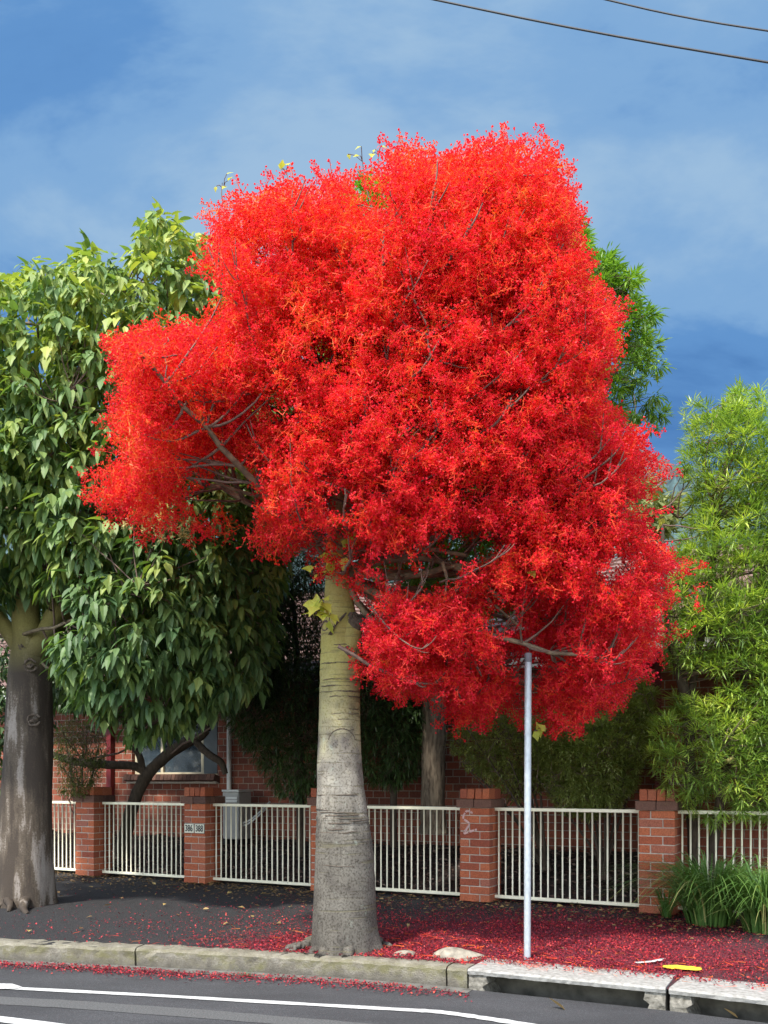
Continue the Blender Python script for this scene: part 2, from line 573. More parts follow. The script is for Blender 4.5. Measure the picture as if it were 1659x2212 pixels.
M['yellowbloom'] = leaf_mat('pale_yellow_bloom', [(0.0, (0.42, 0.36, 0.10)), (1.0, (0.68, 0.58, 0.25))], 0.6, 0.25, (1, 1, 1))
M['farleaf'] = leaf_mat('far_leaf', [(0.0, (0.09, 0.12, 0.03)), (1.0, (0.24, 0.24, 0.06))], 0.6, 0.2)
M['petal'] = leaf_mat('fallen_petal', [(0.0, (0.085, 0.008, 0.016)), (0.5, (0.26, 0.012, 0.028)), (0.88, (0.50, 0.026, 0.036)), (1.0, (0.66, 0.085, 0.05))], 0.6, 0.15, (1, 1, 1))
M['dry'] = leaf_mat('dry_leaf', [(0.0, (0.14, 0.075, 0.032)), (0.5, (0.30, 0.19, 0.075)), (1.0, (0.50, 0.36, 0.13))], 0.6, 0.15, (1, 1, 1))
M['litter'] = leaf_mat('bed_litter', [(0.0, (0.03, 0.016, 0.012)), (0.7, (0.10, 0.055, 0.04)), (1.0, (0.28, 0.19, 0.15))], 0.7, 0.1, (1, 1, 1))
M['brick'] = brick_unit_mat('pier_brick', [(0.0, (0.27, 0.066, 0.036)), (0.4, (0.40, 0.105, 0.046)), (0.75, (0.48, 0.14, 0.060)), (1.0, (0.34, 0.12, 0.08))])
M['brickdark'] = brick_unit_mat('grimy_brick', [(0.0, (0.095, 0.05, 0.04)), (1.0, (0.17, 0.085, 0.06))])
M['mortar'] = simple_mat('mortar', (0.46, 0.40, 0.33), 0.95, 0.25, 30, bmp=0.4)
M['housebrick'] = brick_wall_mat()
M['cream'] = simple_mat('cream_paint', (0.86, 0.80, 0.60), 0.4, 0.06, 8)
M['plate'] = simple_mat('cream_plate', (0.72, 0.68, 0.54), 0.5, 0.08, 15)
M['black'] = simple_mat('black_paint', (0.02, 0.02, 0.02), 0.5, 0.2, 30)
M['galv'] = simple_mat('galvanised_steel', (0.42, 0.46, 0.485), 0.5, 0.16, 45, 0.35, vscale=(1, 1, 0.5))
M['galvend'] = simple_mat('dull_steel', (0.20, 0.21, 0.22), 0.6, 0.2, 30, 0.3)
M['kerb'] = kerb_mat()
M['lintel'] = simple_mat('pale_concrete', (0.36, 0.35, 0.325), 0.85, 0.14, 26, bmp=0.4, dark=(0.20, 0.19, 0.17))
M['pit'] = simple_mat('damp_concrete', (0.105, 0.095, 0.075), 0.9, 0.55, 7, bmp=0.9)
M['pier'] = simple_mat('rough_concrete', (0.20, 0.185, 0.155), 0.9, 0.4, 30, bmp=0.8, dark=(0.08, 0.072, 0.055))
M['road'] = asphalt_mat('road_asphalt', (0.026, 0.026, 0.028), (0.052, 0.052, 0.055), (1.25, 1.25, 1.25))
M['gutter'] = simple_mat('gutter_concrete', (0.12, 0.115, 0.10), 0.9, 0.4, 12, bmp=0.5)
M['path'] = footpath_mat()
M['white'] = simple_mat('road_paint', (0.60, 0.60, 0.58), 0.7, 0.1, 60, bmp=0.3, dark=(0.36, 0.36, 0.35))
M['dust'] = simple_mat('worn_asphalt', (0.088, 0.088, 0.087), 0.9, 0.45, 90, bmp=0.4)
M['yellow'] = simple_mat('yellow_paint', (0.72, 0.56, 0.04), 0.7, 0.15, 60)
M['soil'] = simple_mat('garden_soil', (0.035, 0.022, 0.017), 0.95, 0.5, 25, bmp=0.9)
M['earth'] = simple_mat('bare_ground', (0.10, 0.10, 0.06), 0.95, 0.4, 2)
M['rock'] = simple_mat('grey_stone', (0.26, 0.23, 0.18), 0.9, 0.4, 18, bmp=0.9)
M['roof'] = roof_mat()
M['gutterpaint'] = simple_mat('pale_metal', (0.66, 0.66, 0.63), 0.45, 0.08, 10)
M['redtrim'] = simple_mat('dark_red_trim', (0.15, 0.012, 0.015), 0.5, 0.2, 12)
M['frame'] = simple_mat('window_frame_paint', (0.60, 0.54, 0.38), 0.5, 0.08, 10)
M['blind'] = simple_mat('grey_blind', (0.24, 0.26, 0.27), 0.7, 0.15, 6, vscale=(1, 1, 12))
M['ac'] = simple_mat('air_unit_paint', (0.38, 0.37, 0.345), 0.5, 0.10, 9)
M['cable'] = simple_mat('cable_sheath', (0.03, 0.03, 0.035), 0.6, 0.2, 30)
M['hill'] = simple_mat('hazed_gum_forest', (0.050, 0.085, 0.085), 0.95, 0.5, 0.11, dark=(0.020, 0.038, 0.045))  # forest green shifted to blue, distance haze put into the base colour
mg, nt, N, L, b = new_mat('window_glass')
b.inputs['Base Color'].default_value = (0.10, 0.13, 0.16, 1)
b.inputs['Roughness'].default_value = 0.06
b.inputs['Transmission Weight'].default_value = 0.6
M['glass'] = mg

# ------------------------------------------------------------------ layout
PHI = R(28.2)
U = np.array([math.cos(PHI), -math.sin(PHI), 0])       # along the fence, towards the right
NN = np.array([math.sin(PHI), math.cos(PHI), 0])       # away from the street
F0 = np.array([2.79, 9.35, 0])


def fp(s, o, z=0.0):
    return F0 + s * U + o * NN + np.array([0, 0, z])


def fence_y(x, o=0.0):
    s = (x - F0[0] - o * NN[0]) / U[0]
    return F0[1] + s * U[1] + o * NN[1]


def s_at(D, o):
    """distance along the fence where the photo column D meets the line o metres behind it"""
    k = (D - CX) / FPX
    b0 = F0 + o * NN
    return (k * b0[1] - b0[0]) / (U[0] - k * U[1])


ROAD = -0.18
KX = np.array([-60, -9, -3.23, -2.02, -1.2, -0.417, 0.1, 0.5, 0.62, 1.86, 2.34, 4.0, 60])
KY = np.array([19.5, 9.0, 7.79, 7.53, 7.33, 7.10, 6.93, 6.76, 6.70, 6.09, 5.80, 4.85, -28.0])


def kerb_y(x):
    return np.interp(x, KX, KY)


def kerb_n(x):
    """unit vector from the kerb face towards the footpath"""
    d = np.array([0.2, kerb_y(x + 0.1) - kerb_y(x - 0.1)])
    d /= np.linalg.norm(d)
    return np.array([-d[1], d[0], 0])


def path_z(x, y):
    k = kerb_y(x); f = fence_y(x)
    t = np.clip((y - k) / np.maximum(f - k, 0.1), 0, 1)
    return -0.035 + 0.035 * t


def petal_density(x, y):
    def g(cx, cy, sx, sy, a=R(-22)):
        dx, dy = x - cx, y - cy
        u = dx * math.cos(a) + dy * math.sin(a); v = -dx * math.sin(a) + dy * math.cos(a)
        return np.exp(-(u / sx) ** 2 - (v / sy) ** 2)
    d = 0.46 * g(1.5, 8.0, 2.3, 1.5) + 1.0 * g(0.75, 7.2, 1.3, 0.85) + 0.7 * g(1.7, 8.3, 0.9, 0.7) + 0.60 * g(-0.65, 7.5, 0.65, 0.5) + 0.30 * g(2.4, 7.0, 1.2, 0.9) + 0.035 * g(-2.2, 8.3, 1.4, 0.9)
    return np.clip(d, 0, 1.15)


# ------------------------------------------------------------------ ground, road, footpath
a = Acc()
g = 700
a.add([[-g, -g, -0.3], [g, -g, -0.3], [g, 2 * g, -0.3], [-g, 2 * g, -0.3]], [[0, 1, 2, 3]])
tag(a.build('ground', M['earth']), kind='structure')

a = Acc()
xs = np.concatenate([np.linspace(-40, -9, 12), np.linspace(-8.5, 5, 80), np.linspace(6, 30, 10)])
ys = np.linspace(0, 1, 14)
V = np.array([[x, -9 + (kerb_y(x) + 0.004 + 9) * t, ROAD] for x in xs for t in ys])
n = len(ys)
F = [[i * n + j, (i + 1) * n + j, (i + 1) * n + j + 1, i * n + j + 1] for i in range(len(xs) - 1) for j in range(n - 1)]
a.add(V, F)
tag(a.build('road', M['road']), kind='structure')


def strip(name, mat, path, w, z, kind='structure'):
    """a painted band lying on the road: path of (x, y), widths in metres"""
    P = np.array(path, float)
    T = np.gradient(P, axis=0); T /= np.linalg.norm(T, axis=1, keepdims=True)
    Nn = np.stack([-T[:, 1], T[:, 0]], 1)
    w = np.broadcast_to(np.asarray(w, float), (len(P),))[:, None]
    jl = rng.normal(0, 0.004, (len(P), 1))
    Lf, Rt = P + Nn * (w / 2 + jl), P - Nn * (w / 2 + jl)
    V = np.concatenate([np.c_[Lf, np.full(len(P), z)], np.c_[Rt, np.full(len(P), z)]])
    m = len(P)
    F = [[i, i + m, i + m + 1, i + 1] for i in range(m - 1)]
    return tag(Acc().add(V, F).build(name, mat), kind=kind)


def gp(x, y, z):
    """photo-grid point lying on the level z"""
    d = (CAM_Z - z) * FPX / (y - HY)
    return (x - CX) * d / FPX, d


line = [gp(x, y, ROAD) for x, y in ((-700, 2098), (-250, 2121), (0, 2134.5), (300, 2150), (560, 2165), (832, 2180.5), (930, 2186), (985, 2192), (1060, 2203), (1150, 2217), (1300, 2242))]
strip('edge_line', M['white'], smooth_path(line, 60), 0.085, ROAD + 0.006)
strip('lane_line', M['white'], [gp(-300, 2172, ROAD), gp(0, 2203, ROAD), gp(80, 2213, ROAD), gp(240, 2234, ROAD)], 0.12, ROAD + 0.006)
strip('lane_line', M['white'], [gp(-160, 2124, ROAD), gp(-60, 2130, ROAD), gp(10, 2133.4, ROAD), gp(40, 2136.5, ROAD)], [0.12, 0.14, 0.17, 0.06], ROAD + 0.010)
strip('worn_track', M['dust'], smooth_path([gp(x, y, ROAD) for x, y in ((-300, 2146), (0, 2162), (150, 2170), (300, 2181), (450, 2192), (640, 2208), (800, 2222))], 40), [0.20] * 40, ROAD + 0.003)
strip('gutter', M['gutter'], [(x, kerb_y(x) - 0.06) for x in np.linspace(-9, 0.62, 60)], 0.17, ROAD + 0.004)

a = Acc()
xs = np.concatenate([np.linspace(-14, -5, 20), np.linspace(-4.9, 4.2, 190), np.linspace(4.4, 9, 12)])
m = 90
V, A = [], []
for x in xs:
    k0 = kerb_y(x) + 0.02; k1 = max(fence_y(x, 0.25), k0 + 0.5)
    for t in np.linspace(0, 1, m):
        y = k0 + (k1 - k0) * t
        z = path_z(x, y) + 0.008 * math.sin(3.1 * x + 1.3 * y) * math.sin(2.3 * y - x) - 0.006 * (t < 0.01)
        V.append((x, y, z)); A.append(petal_density(x, y))
F = [[i * m + j, (i + 1) * m + j, (i + 1) * m + j + 1, i * m + j + 1] for i in range(len(xs) - 1) for j in range(m - 1)]
a.add(V, F, 0, np.array(A))
tag(a.build('footpath', M['path'], smooth=True), kind='structure')

# garden bed behind the fence, rising to the house
a = Acc()
ss = np.linspace(-18, 8, 130); oo = np.linspace(0.08, 2.4, 24)


def bed_z(o):
    return 0.01 + np.clip((np.asarray(o) - 0.2) / 1.7, 0, 1) * 0.43


V = [fp(s, o, float(bed_z(o)) + 0.02 * math.sin(5 * s + 3 * o) + rng.normal(0, 0.008)) for s in ss for o in oo]
m = len(oo)
F = [[i * m + j, (i + 1) * m + j, (i + 1) * m + j + 1, i * m + j + 1] for i in range(len(ss) - 1) for j in range(m - 1)]
a.add(V, F)
tag(a.build('garden_bed', M['soil']), kind='structure')

# ------------------------------------------------------------------ kerb and storm drain
def kerb_stone(x0, x1, name='kerb', w=0.16, n=None):
    n = n or max(4, int((x1 - x0) / 0.06))
    X = np.linspace(x0, x1, n)
    prof = np.array([[0.012, ROAD - 0.05], [0.004, -0.10], [0.0, -0.055], [0.018, -0.034], [0.05, -0.028], [w, -0.026], [w, -0.2]])
    V = []
    for i, x in enumerate(X):
        nn = kerb_n(x); base = np.array([x, kerb_y(x), 0])
        for o, z in prof:
            q = base + nn * (o + rng.normal(0, 0.0035)); q[2] = z + rng.normal(0, 0.003)
            V.append(q)
    m = len(prof)
    F = [[i * m + j, (i + 1) * m + j, (i + 1) * m + j + 1, i * m + j + 1] for i in range(n - 1) for j in range(m - 1)]
    ac = Acc().add(V, F)
    for i, s in ((0, 1), (n - 1, -1)):
        for j in range(1, m - 1):
            ac.F.append((np.array([[i * m, i * m + j, i * m + j + 1][::s]]), 0))
    return tag(ac.build(name, M['kerb'], smooth=False), kind='structure')


kerb_stone(-30, -2.03)
kerb_stone(-2.018, 0.452)
kerb_stone(0.462, 0.60)


def lintel(x0, x1, label):
    p0 = np.array([x0, kerb_y(x0), 0]); p1 = np.array([x1, kerb_y(x1), 0])
    t = unit(p1 - p0); nn = np.array([-t[1], t[0], 0]); ln = np.linalg.norm(p1 - p0)
    rot = np.stack([t, nn, [0, 0, 1]], 1)
    th = thing('storm_drain', (p0 + p1) / 2 + [0, 0, ROAD], label, 'storm drain', 'kerb inlets')
    c = (p0 + p1) / 2
    slab = Acc()
    k = 40                                               # slab with a worn rounded front edge
    prof = [(-0.014, -0.066), (-0.022, -0.040), (-0.016, -0.031), (0.0, -0.026), (0.42, -0.024), (0.42, -0.066)]
    V = []
    for i in range(k):
        q = p0 + t * ln * i / (k - 1)
        for o, z in prof:
            w = q + nn * (o + rng.normal(0, 0.0012)); w[2] = z + rng.normal(0, 0.0009)
            V.append(w)
    m = len(prof)
    F = [[i * m + j, (i + 1) * m + j, (i + 1) * m + (j + 1) % m, i * m + (j + 1) % m] for i in range(k - 1) for j in range(m)]
    slab.add(V, F)
    slab.F.append((np.array([[0, 1, 2], [0, 2, 3], [0, 3, 4], [0, 4, 5]]), 0))
    e = (k - 1) * m
    slab.F.append((np.array([[e, e + 2, e + 1], [e, e + 3, e + 2], [e, e + 4, e + 3], [e, e + 5, e + 4]]), 0))
    slab.build('lintel', M['lintel'], th)
    for s in (-1, 1):
        pr = Acc()
        # end pier with a rounded inner shoulder
        k = 8
        pts = []
        for q in range(k):
            u = q / (k - 1)
            pts.append((0.16 - 0.07 * math.sin(u * math.pi / 2), ROAD - 0.08 + 0.192 * u))
        base = c + t * s * ln / 2
        V = []
        for o in (0.0, 0.36):
            for (wd, z) in pts:
                V.append(base - t * s * 0.003 + nn * (o + rng.normal(0, 0.003)) + [0, 0, z])
                V.append(base - t * s * (wd if True else 0) * (1.0 + 0.5 * (z + 0.24 > 0.10)) + nn * (o + rng.normal(0, 0.003)) + [0, 0, z])
        F = []
        for q in range(k - 1):
            F += [[2 * q, 2 * q + 1, 2 * q + 3, 2 * q + 2], [2 * k + 2 * q + 2, 2 * k + 2 * q + 3, 2 * k + 2 * q + 1, 2 * k + 2 * q],
                  [2 * q + 1, 2 * k + 2 * q + 1, 2 * k + 2 * q + 3, 2 * q + 3], [2 * q, 2 * q + 2, 2 * k + 2 * q + 2, 2 * k + 2 * q]]
        pr.add(V, F).build('pier', M['pier'], th)
    bk = Acc()
    bk.box(c + nn * 0.33 + [0, 0, -0.30], (ln - 0.02, 0.06, 0.40), 0, 0.5, rot, 0.004)
    bk.box(c + nn * 0.16 + [0, 0, -0.275], (ln - 0.3, 0.30, 0.04), 0, 0.5, rot, 0.004)
    bk.build('pit_wall', M['pit'], th)
    return th, c, t, nn


lintel(0.612, 1.855, 'concrete kerb inlet with pale slab over dark slot, beside the old kerb stones')
lintel(1.875, 3.15, 'concrete kerb inlet cut off by the frame, leaves lying in its slot')

# ------------------------------------------------------------------ brick piers and railing
PS = 1.95
COURSE = 0.086


def brick_box(ac, c, s, rnd, mat=0):
    """one brick with slightly eased edges"""
    ac.box(c, s, mat, rnd, None, 0.0012)


def pier_meshes():
    core = Acc(); body = Acc(); band = Acc(); cap = Acc()
    h = 0.35
    core.box((0, 0, 0.56), (h - 0.016, h - 0.016, 1.10))
    L_, W_ = 0.229, 0.109
    g = (h - L_ - W_)
    for k in range(12):
        z = 0.006 + COURSE * (k + 0.5)
        q = 1 if k % 2 else -1
        for r_ in range(4):
            cx, cy = q * (h / 2 - L_ / 2), -(h / 2 - W_ / 2)
            ca, sa = math.cos(r_ * math.pi / 2), math.sin(r_ * math.pi / 2)
            x, y = ca * cx - sa * cy, sa * cx + ca * cy
            sz = (L_, W_) if r_ % 2 == 0 else (W_, L_)
            body.box((x, y, z), (sz[0], sz[1], 0.076), 0, rng.random(), None, 0.0012)
    z0 = 0.006 + COURSE * 12
    hb = 0.41
    for r_ in range(4):
        for q, ln in ((0, 0.20), (1, 0.20)):
            cx = -hb / 2 + 0.10 + q * 0.21; cy = -hb / 2 + 0.055
            ca, sa = math.cos(r_ * math.pi / 2), math.sin(r_ * math.pi / 2)
            x, y = ca * cx - sa * cy, sa * cx + ca * cy
            sz = (ln, 0.11) if r_ % 2 == 0 else (0.11, ln)
            if r_ % 2 == 0:
                band.box((x, y, z0 + 0.046), (sz[0], sz[1], 0.090), 0, rng.random(), None, 0.0012)
            elif abs(y) < 0.12:
                band.box((x, y, z0 + 0.046), (0.11, 0.19, 0.090), 0, rng.random(), None, 0.0012)
    band.box((0, 0, z0 + 0.045), (0.385, 0.385, 0.084), 0, 0.1)
    z1 = z0 + 0.093
    for i in range(4):
        for j in range(2):
            cap.box((-h / 2 + 0.0435 + i * 0.0877, -h / 4 + j * h / 2 + (0.001 if j else -0.001), z1 + 0.0575), (0.080, h / 2 - 0.006, 0.112), 0, rng.random(), None, 0.0025)
    return core, body, band, cap


def add_bevel(o, w):
    md = o.modifiers.new('bevel', 'BEVEL'); md.width = w; md.segments = 1; md.limit_method = 'ANGLE'


def text_mesh(body, size):
    cu = bpy.data.curves.new('digits', 'FONT')
    cu.body = body; cu.size = size; cu.extrude = 0.001; cu.align_x = 'CENTER'; cu.align_y = 'CENTER'
    cu.space_character = 1.0; cu.offset = 0.0025
    o = bpy.data.objects.new('tmp_text', cu); COL.objects.link(o)
    bpy.context.view_layer.update()
    me = bpy.data.meshes.new_from_object(o.evaluated_get(bpy.context.evaluated_depsgraph_get()))
    bpy.data.objects.remove(o)
    me.name = 'digits'
    return me


pier_label = {
    0: 'brick fence pier right of the steel post, bottlebrush leaves brushing its cap',
    -1: 'brick fence pier left of the steel post, smeared with pale scribble',
    -2: 'brick fence pier hidden behind the red-flowering tree trunk',
    -3: 'brick fence pier carrying the number plates 386 and 388',
    -4: 'brick fence pier nearest the green tree, standing just right of its trunk',
}
for k in (-4, -3, -2, -1, 0):
    p = fp(k * PS, 0, path_z(*fp(k * PS, 0)[:2]))
    th = thing('brick_pier', p, pier_label[k], 'fence pier', 'brick piers of the street fence', -PHI)
    core, body, band, cap = pier_meshes()
    core.build('mortar_core', M['mortar'], th, True)
    for nm, ac, mt in (('brickwork', body, M['brick']), ('projecting_course', band, M['brickdark']), ('brick_cap', cap, M['brick'])):
        o = ac.build(nm, mt, th, True)
        add_bevel(o, 0.004)
    if k == -3:
        for x, tx in ((-0.083, '386'), (0.088, '388')):
            pl = Acc().box((x, -0.182, 0.715), (0.155, 0.008, 0.115), 0)
            pl.box((x, -0.1795, 0.715), (0.165, 0.006, 0.125), 1)
            pl = pl.build('number_plate', [M['plate'], M['black']], th, True)
            add_bevel(pl, 0.004)
            pl['label'] = 'cream number plate reading ' + tx
            me = text_mesh(tx, 0.115)
            me.materials.append(M['black'])
            d = bpy.data.objects.new('digits', me); COL.objects.link(d)
            d.parent = pl
            d.location = (x, -0.1875, 0.715); d.rotation_euler = (R(90), 0, 0); d.scale = (0.72, 1, 1)
    if k == -1:
        sc = Acc()
        pts = smooth_path([(-0.02, -0.178, 0.98), (-0.09, -0.178, 1.0), (-0.13, -0.178, 0.92), (-0.06, -0.178, 0.86), (-0.12, -0.178, 0.76), (-0.04, -0.178, 0.78), (0.03, -0.178, 0.80)], 50)
        T = unit(np.gradient(pts, axis=0)); Nn = np.stack([-T[:, 2], 0 * T[:, 0], T[:, 0]], 1)
        wv = 0.011 * (0.8 + 0.4 * rng.random(50))[:, None]
        V = np.concatenate([pts + Nn * wv, pts - Nn * wv]); V[:, 1] = -0.1795
        sc.add(V, [[i, i + 1, i + 51, i + 50] for i in range(49) if i % 7 != 3])
        o = sc.build('paint_scribble', simple_mat('chalky_paint', (0.55, 0.36, 0.33), 0.9, 0.3, 60), th, True)

bar_mesh = None
pan_label = {
    0: 'cream railing panel at the right frame edge, strappy grass growing against it',
    -1: 'cream railing panel behind the steel post, wispy shrub behind it',
    -2: 'cream railing panel directly right of the red-flowering tree trunk',
    -3: 'cream railing panel with the air conditioner behind it',
    -4: 'cream railing panel left of the number plates, crooked dark trunk behind',
    -5: 'cream railing panel mostly hidden by the green tree trunk',
}
for k in (-5, -4, -3, -2, -1, 0):
    p = fp((k + 0.5) * PS, 0, path_z(*fp((k + 0.5) * PS, 0)[:2]))
    th = thing('fence_panel', p, pan_label[k], 'railing', 'cream railing panels between the piers', -PHI)
    w = PS - 0.35
    for nm, z in (('top_rail', 1.02), ('bottom_rail', 0.062)):
        o = Acc().box((0, 0, z), (w + 0.02, 0.038, 0.036)).build(nm, M['cream'], th, True)
        add_bevel(o, 0.005)
    nb = 20
    for i in range(nb):
        if bar_mesh is None:
            o = Acc().tube([(0, 0, 0.075), (0, 0, 0.5), (0, 0, 1.006)], 0.0095, 8).build('bar', M['cream'], th, True, True)
            bar_mesh = o.data
        else:
            o = bpy.data.objects.new('bar', bar_mesh); COL.objects.link(o); o.parent = th
        o.location = (-w / 2 + w * (i + 0.5) / nb, 0, 0)

# ------------------------------------------------------------------ the brick house
HO, WO = 1.95, 1.3
house = thing('brick_house', fp(-6, HO, 0.3), 'red brick house with tiled roof standing behind the fence and shrubs', 'house')


def ext(name, pts_so, z0, z1, mat, parent, closed=False):
    ac = Acc(); V = []
    for s, o in pts_so:
        V += [fp(s, o, z0), fp(s, o, z1)]
    n = len(pts_so)
    F = [[2 * i, 2 * i + 2, 2 * i + 3, 2 * i + 1] for i in range(n - 1)]
    return ac.add(V, F).build(name, mat, parent)


# walls are built in the house's own axes so the courses run along them
house.rotation_euler = (0, 0, -PHI)


def hl(s, o, z):
    return np.array([s + 6, o - HO, z - 0.3])


wx0, wx1 = s_at(285, HO), s_at(470, HO)
wall = Acc()
s0, s1, sw = -20.0, s_at(1429, WO), 12.0
zt = 2.85


def wallrect(a0, a1, z0, z1, o=HO):
    c = hl((a0 + a1) / 2, o + 0.12, (z0 + z1) / 2)
    wall.box(c, (a1 - a0, 0.24, z1 - z0))


wallrect(s0, wx0, 0.0, zt)
wallrect(wx1, s1 + 0.24, 0.0, zt)
wallrect(wx0, wx1, 0.0, 1.42)
wallrect(wx0, wx1, 2.62, zt)
wall.box(hl(s1 + 0.12, (WO + HO) / 2 + 0.02, zt / 2), (0.24, HO - WO + 0.04 - 0.01, zt))
wallrect(s1, sw, 0.0, zt, WO - 0.003)
wall.build('wall', M['housebrick'], house, True)
Acc().box(hl(s1 - 0.04, WO + 0.05, zt / 2 + 0.2), (0.075, 0.09, zt - 0.4)).build('corner_post', M['redtrim'], house, True)
Acc().box(hl(s_at(243, HO), HO - 0.05, 1.4), (0.10, 0.09, 2.6)).build('veranda_post', M['redtrim'], house, True)
win = Acc()
wc, ww = (wx0 + wx1) / 2, wx1 - wx0
for s_ in (wx0 + 0.03, wx0 + ww * 0.33, wx0 + ww * 0.80, wx1 - 0.03):
    win.box(hl(s_, HO + 0.10, 2.02), (0.05, 0.07, 1.19))
for z in (1.445, 2.595):
    win.box(hl(wc, HO + 0.10, z), (ww, 0.068, 0.05))
wino = win.build('window', M['frame'], house, True)
Acc().box(hl(wc, HO + 0.105, 2.02), (ww - 0.06, 0.012, 1.12)).build('pane', M['glass'], wino, True)
Acc().box(hl(wx0 + ww * 0.56, HO + 0.16, 2.15), (ww * 0.45, 0.01, 0.9)).build('blind', M['blind'], wino, True)
Acc().box(hl(wx0 + ww * 0.60, HO + 0.15, 1.60), (ww * 0.34, 0.02, 0.20)).build('white_curtain', M['gutterpaint'], wino, True)
Acc().box(hl(wx1 - 0.16, HO + 0.04, 2.02), (0.26, 0.03, 1.15)).build('shutter', simple_mat('blue_grey_shutter', (0.10, 0.12, 0.13), 0.6, 0.1, 9), wino, True)
sill = Acc()
for i in range(24):
    s_ = wx0 - 0.05 + (ww + 0.1) * (i + 0.5) / 24
    rot = np.array(Matrix.Rotation(R(-18), 3, 'X'))
    sill.box(hl(s_, HO - 0.03, 1.355), ((ww + 0.1) / 24 - 0.008, 0.24, 0.10), 0, rng.random(), rot, 0.001)
sill.box(hl(wc, HO - 0.005, 1.33), (ww + 0.08, 0.16, 0.08), 1)
sill.build('sill', [M['brickdark'], M['mortar']], house, True)
dp = Acc().tube([hl(s_at(501, HO), HO - 0.07, 0.4), hl(s_at(501, HO), HO - 0.07, 1.6), hl(s_at(501, HO), HO - 0.07, 2.7), hl(s_at(501, HO), HO - 0.35, 2.85)], 0.037, 10)
dp.build('downpipe', M['gutterpaint'], house, True, True)


def tiled_plane(ac, A, B, C, D):
    """roof plane from eave A-B to ridge D-C with courses of tiles stepped into it"""
    A, B, C, D = (np.asarray(q, float) for q in (A, B, C, D))
    sl = max(np.linalg.norm(D - A), np.linalg.norm(C - B))
    rows = max(4, int(sl / 0.30))
    nn = unit(np.cross(B - A, D - A)); nn = nn * np.sign(nn[2])
    V, F = [], []
    for r_ in range(rows):
        t0, t1 = r_ / rows, (r_ + 1) / rows
        e0, e1 = A + (D - A) * t0, B + (C - B) * t0
        u0, u1 = A + (D - A) * t1, B + (C - B) * t1
        nt_ = max(2, int(np.linalg.norm(e1 - e0) / 0.11))
        b_ = len(V)
        for i in range(nt_ + 1):
            w_ = 0.018 * (0.5 + 0.5 * math.cos(i * math.pi))
            q = i / nt_
            V += [e0 + (e1 - e0) * q + nn * (0.045 + w_), u0 + (u1 - u0) * q + nn * (0.008 + w_), e0 + (e1 - e0) * q + nn * (0.005 + w_)]
        for i in range(nt_):
            k_ = b_ + 3 * i
            F += [[k_, k_ + 3, k_ + 4, k_ + 1], [k_ + 2, k_ + 5, k_ + 3, k_]]
    ac.add(V, F)


rf = Acc()
pit = math.tan(R(25))
ov = 0.45
e = hl(s0, HO - ov, zt + 0.02); depth = 5.0
A_, B_ = hl(s0, HO - ov, zt), hl(s1 + 1.5, HO - ov, zt)
C_, D_ = hl(s1 + 1.5, HO - ov + depth, zt + depth * pit), hl(s0, HO - ov + depth, zt + depth * pit)
tiled_plane(rf, A_, B_, C_, D_)
w = 4.6                                                   # hipped wing on the right
hw = hl(s1 - ov, WO - ov, zt)
zr = zt + w * math.tan(R(32))
apx = hl(s1 - ov + w, WO - ov + w, zr)
tiled_plane(rf, hw, hl(sw, WO - ov, zt), hl(sw, WO - ov + w, zr), apx)
tiled_plane(rf, hl(s1 - ov, WO - ov + 2 * w, zt), hw, apx, apx + np.array([0, 0.02, 0]))
roof = rf.build('roof', M['roof'], house, True)
Acc().tube([hw + [0, 0, 0.05], (hw + apx) / 2 + [0, 0, 0.06], apx + [0, 0, 0.06]], 0.09, 8).build('hip_cap', M['roof'], roof, True)
gt = Acc()
gt.box(hl((s0 + s1) / 2 + 0.5, HO - ov - 0.04, zt - 0.05), (s1 - s0 + 0.6, 0.11, 0.12))
gt.box(hl((s1 + sw) / 2 - ov / 2, WO - ov - 0.04, zt - 0.05), (sw - s1 + ov, 0.11, 0.12))
gt.box(hl(s1 - ov - 0.04, WO + 0.6, zt - 0.053), (0.11, 2.0, 0.12))
gt.build('gutter', M['gutterpaint'], roof, True)
fs = Acc()
fs.box(hl((s0 + s1) / 2 + 0.3, HO - ov / 2, zt - 0.02), (s1 - s0 + 0.4, ov, 0.02))
fs.box(hl((s1 + sw) / 2, WO - ov / 2, zt - 0.023), (sw - s1 + 0.8, ov, 0.02))
fs.build('soffit', M['gutterpaint'], roof, True)

# air conditioner beside the wall
acp = fp(s_at(512, 1.55), 1.55, 0.42)
acu = thing('air_conditioner', acp, 'pale outdoor air conditioner unit standing against the brick wall', 'air conditioner', None, -PHI)
o = Acc().box((0, 0, 0.40), (0.30, 0.32, 0.70)).build('casing', M['ac'], acu, True)
add_bevel(o, 0.015)
o = Acc().box((0, 0, 0.765), (0.33, 0.35, 0.03)).build('lid', M['gutterpaint'], acu, True)
add_bevel(o, 0.008)
gr = Acc()
for i in range(3):
    gr.box((0.03, -0.167, 0.66 - i * 0.045), (0.20, 0.016, 0.028), 0 if i != 2 else 1)
gr.build('grille', [M['gutterpaint'], M['black']], acu, True)
for s_ in (-1, 1):
    Acc().box((s_ * 0.11, 0, 0.02), (0.05, 0.30, 0.09)).build('foot', M['black'], acu, True)
pp = Acc()
for q in (0, 0.04):
    pp.tube(smooth_path([(0.15, -0.05, 0.25 + q), (0.30, -0.08, 0.30 + q), (0.42, 0.0, 0.42 + q), (0.44, 0.22, 0.56 + q)], 14), 0.013, 6)
pp.build('pipe', M['gutterpaint'], acu, True)

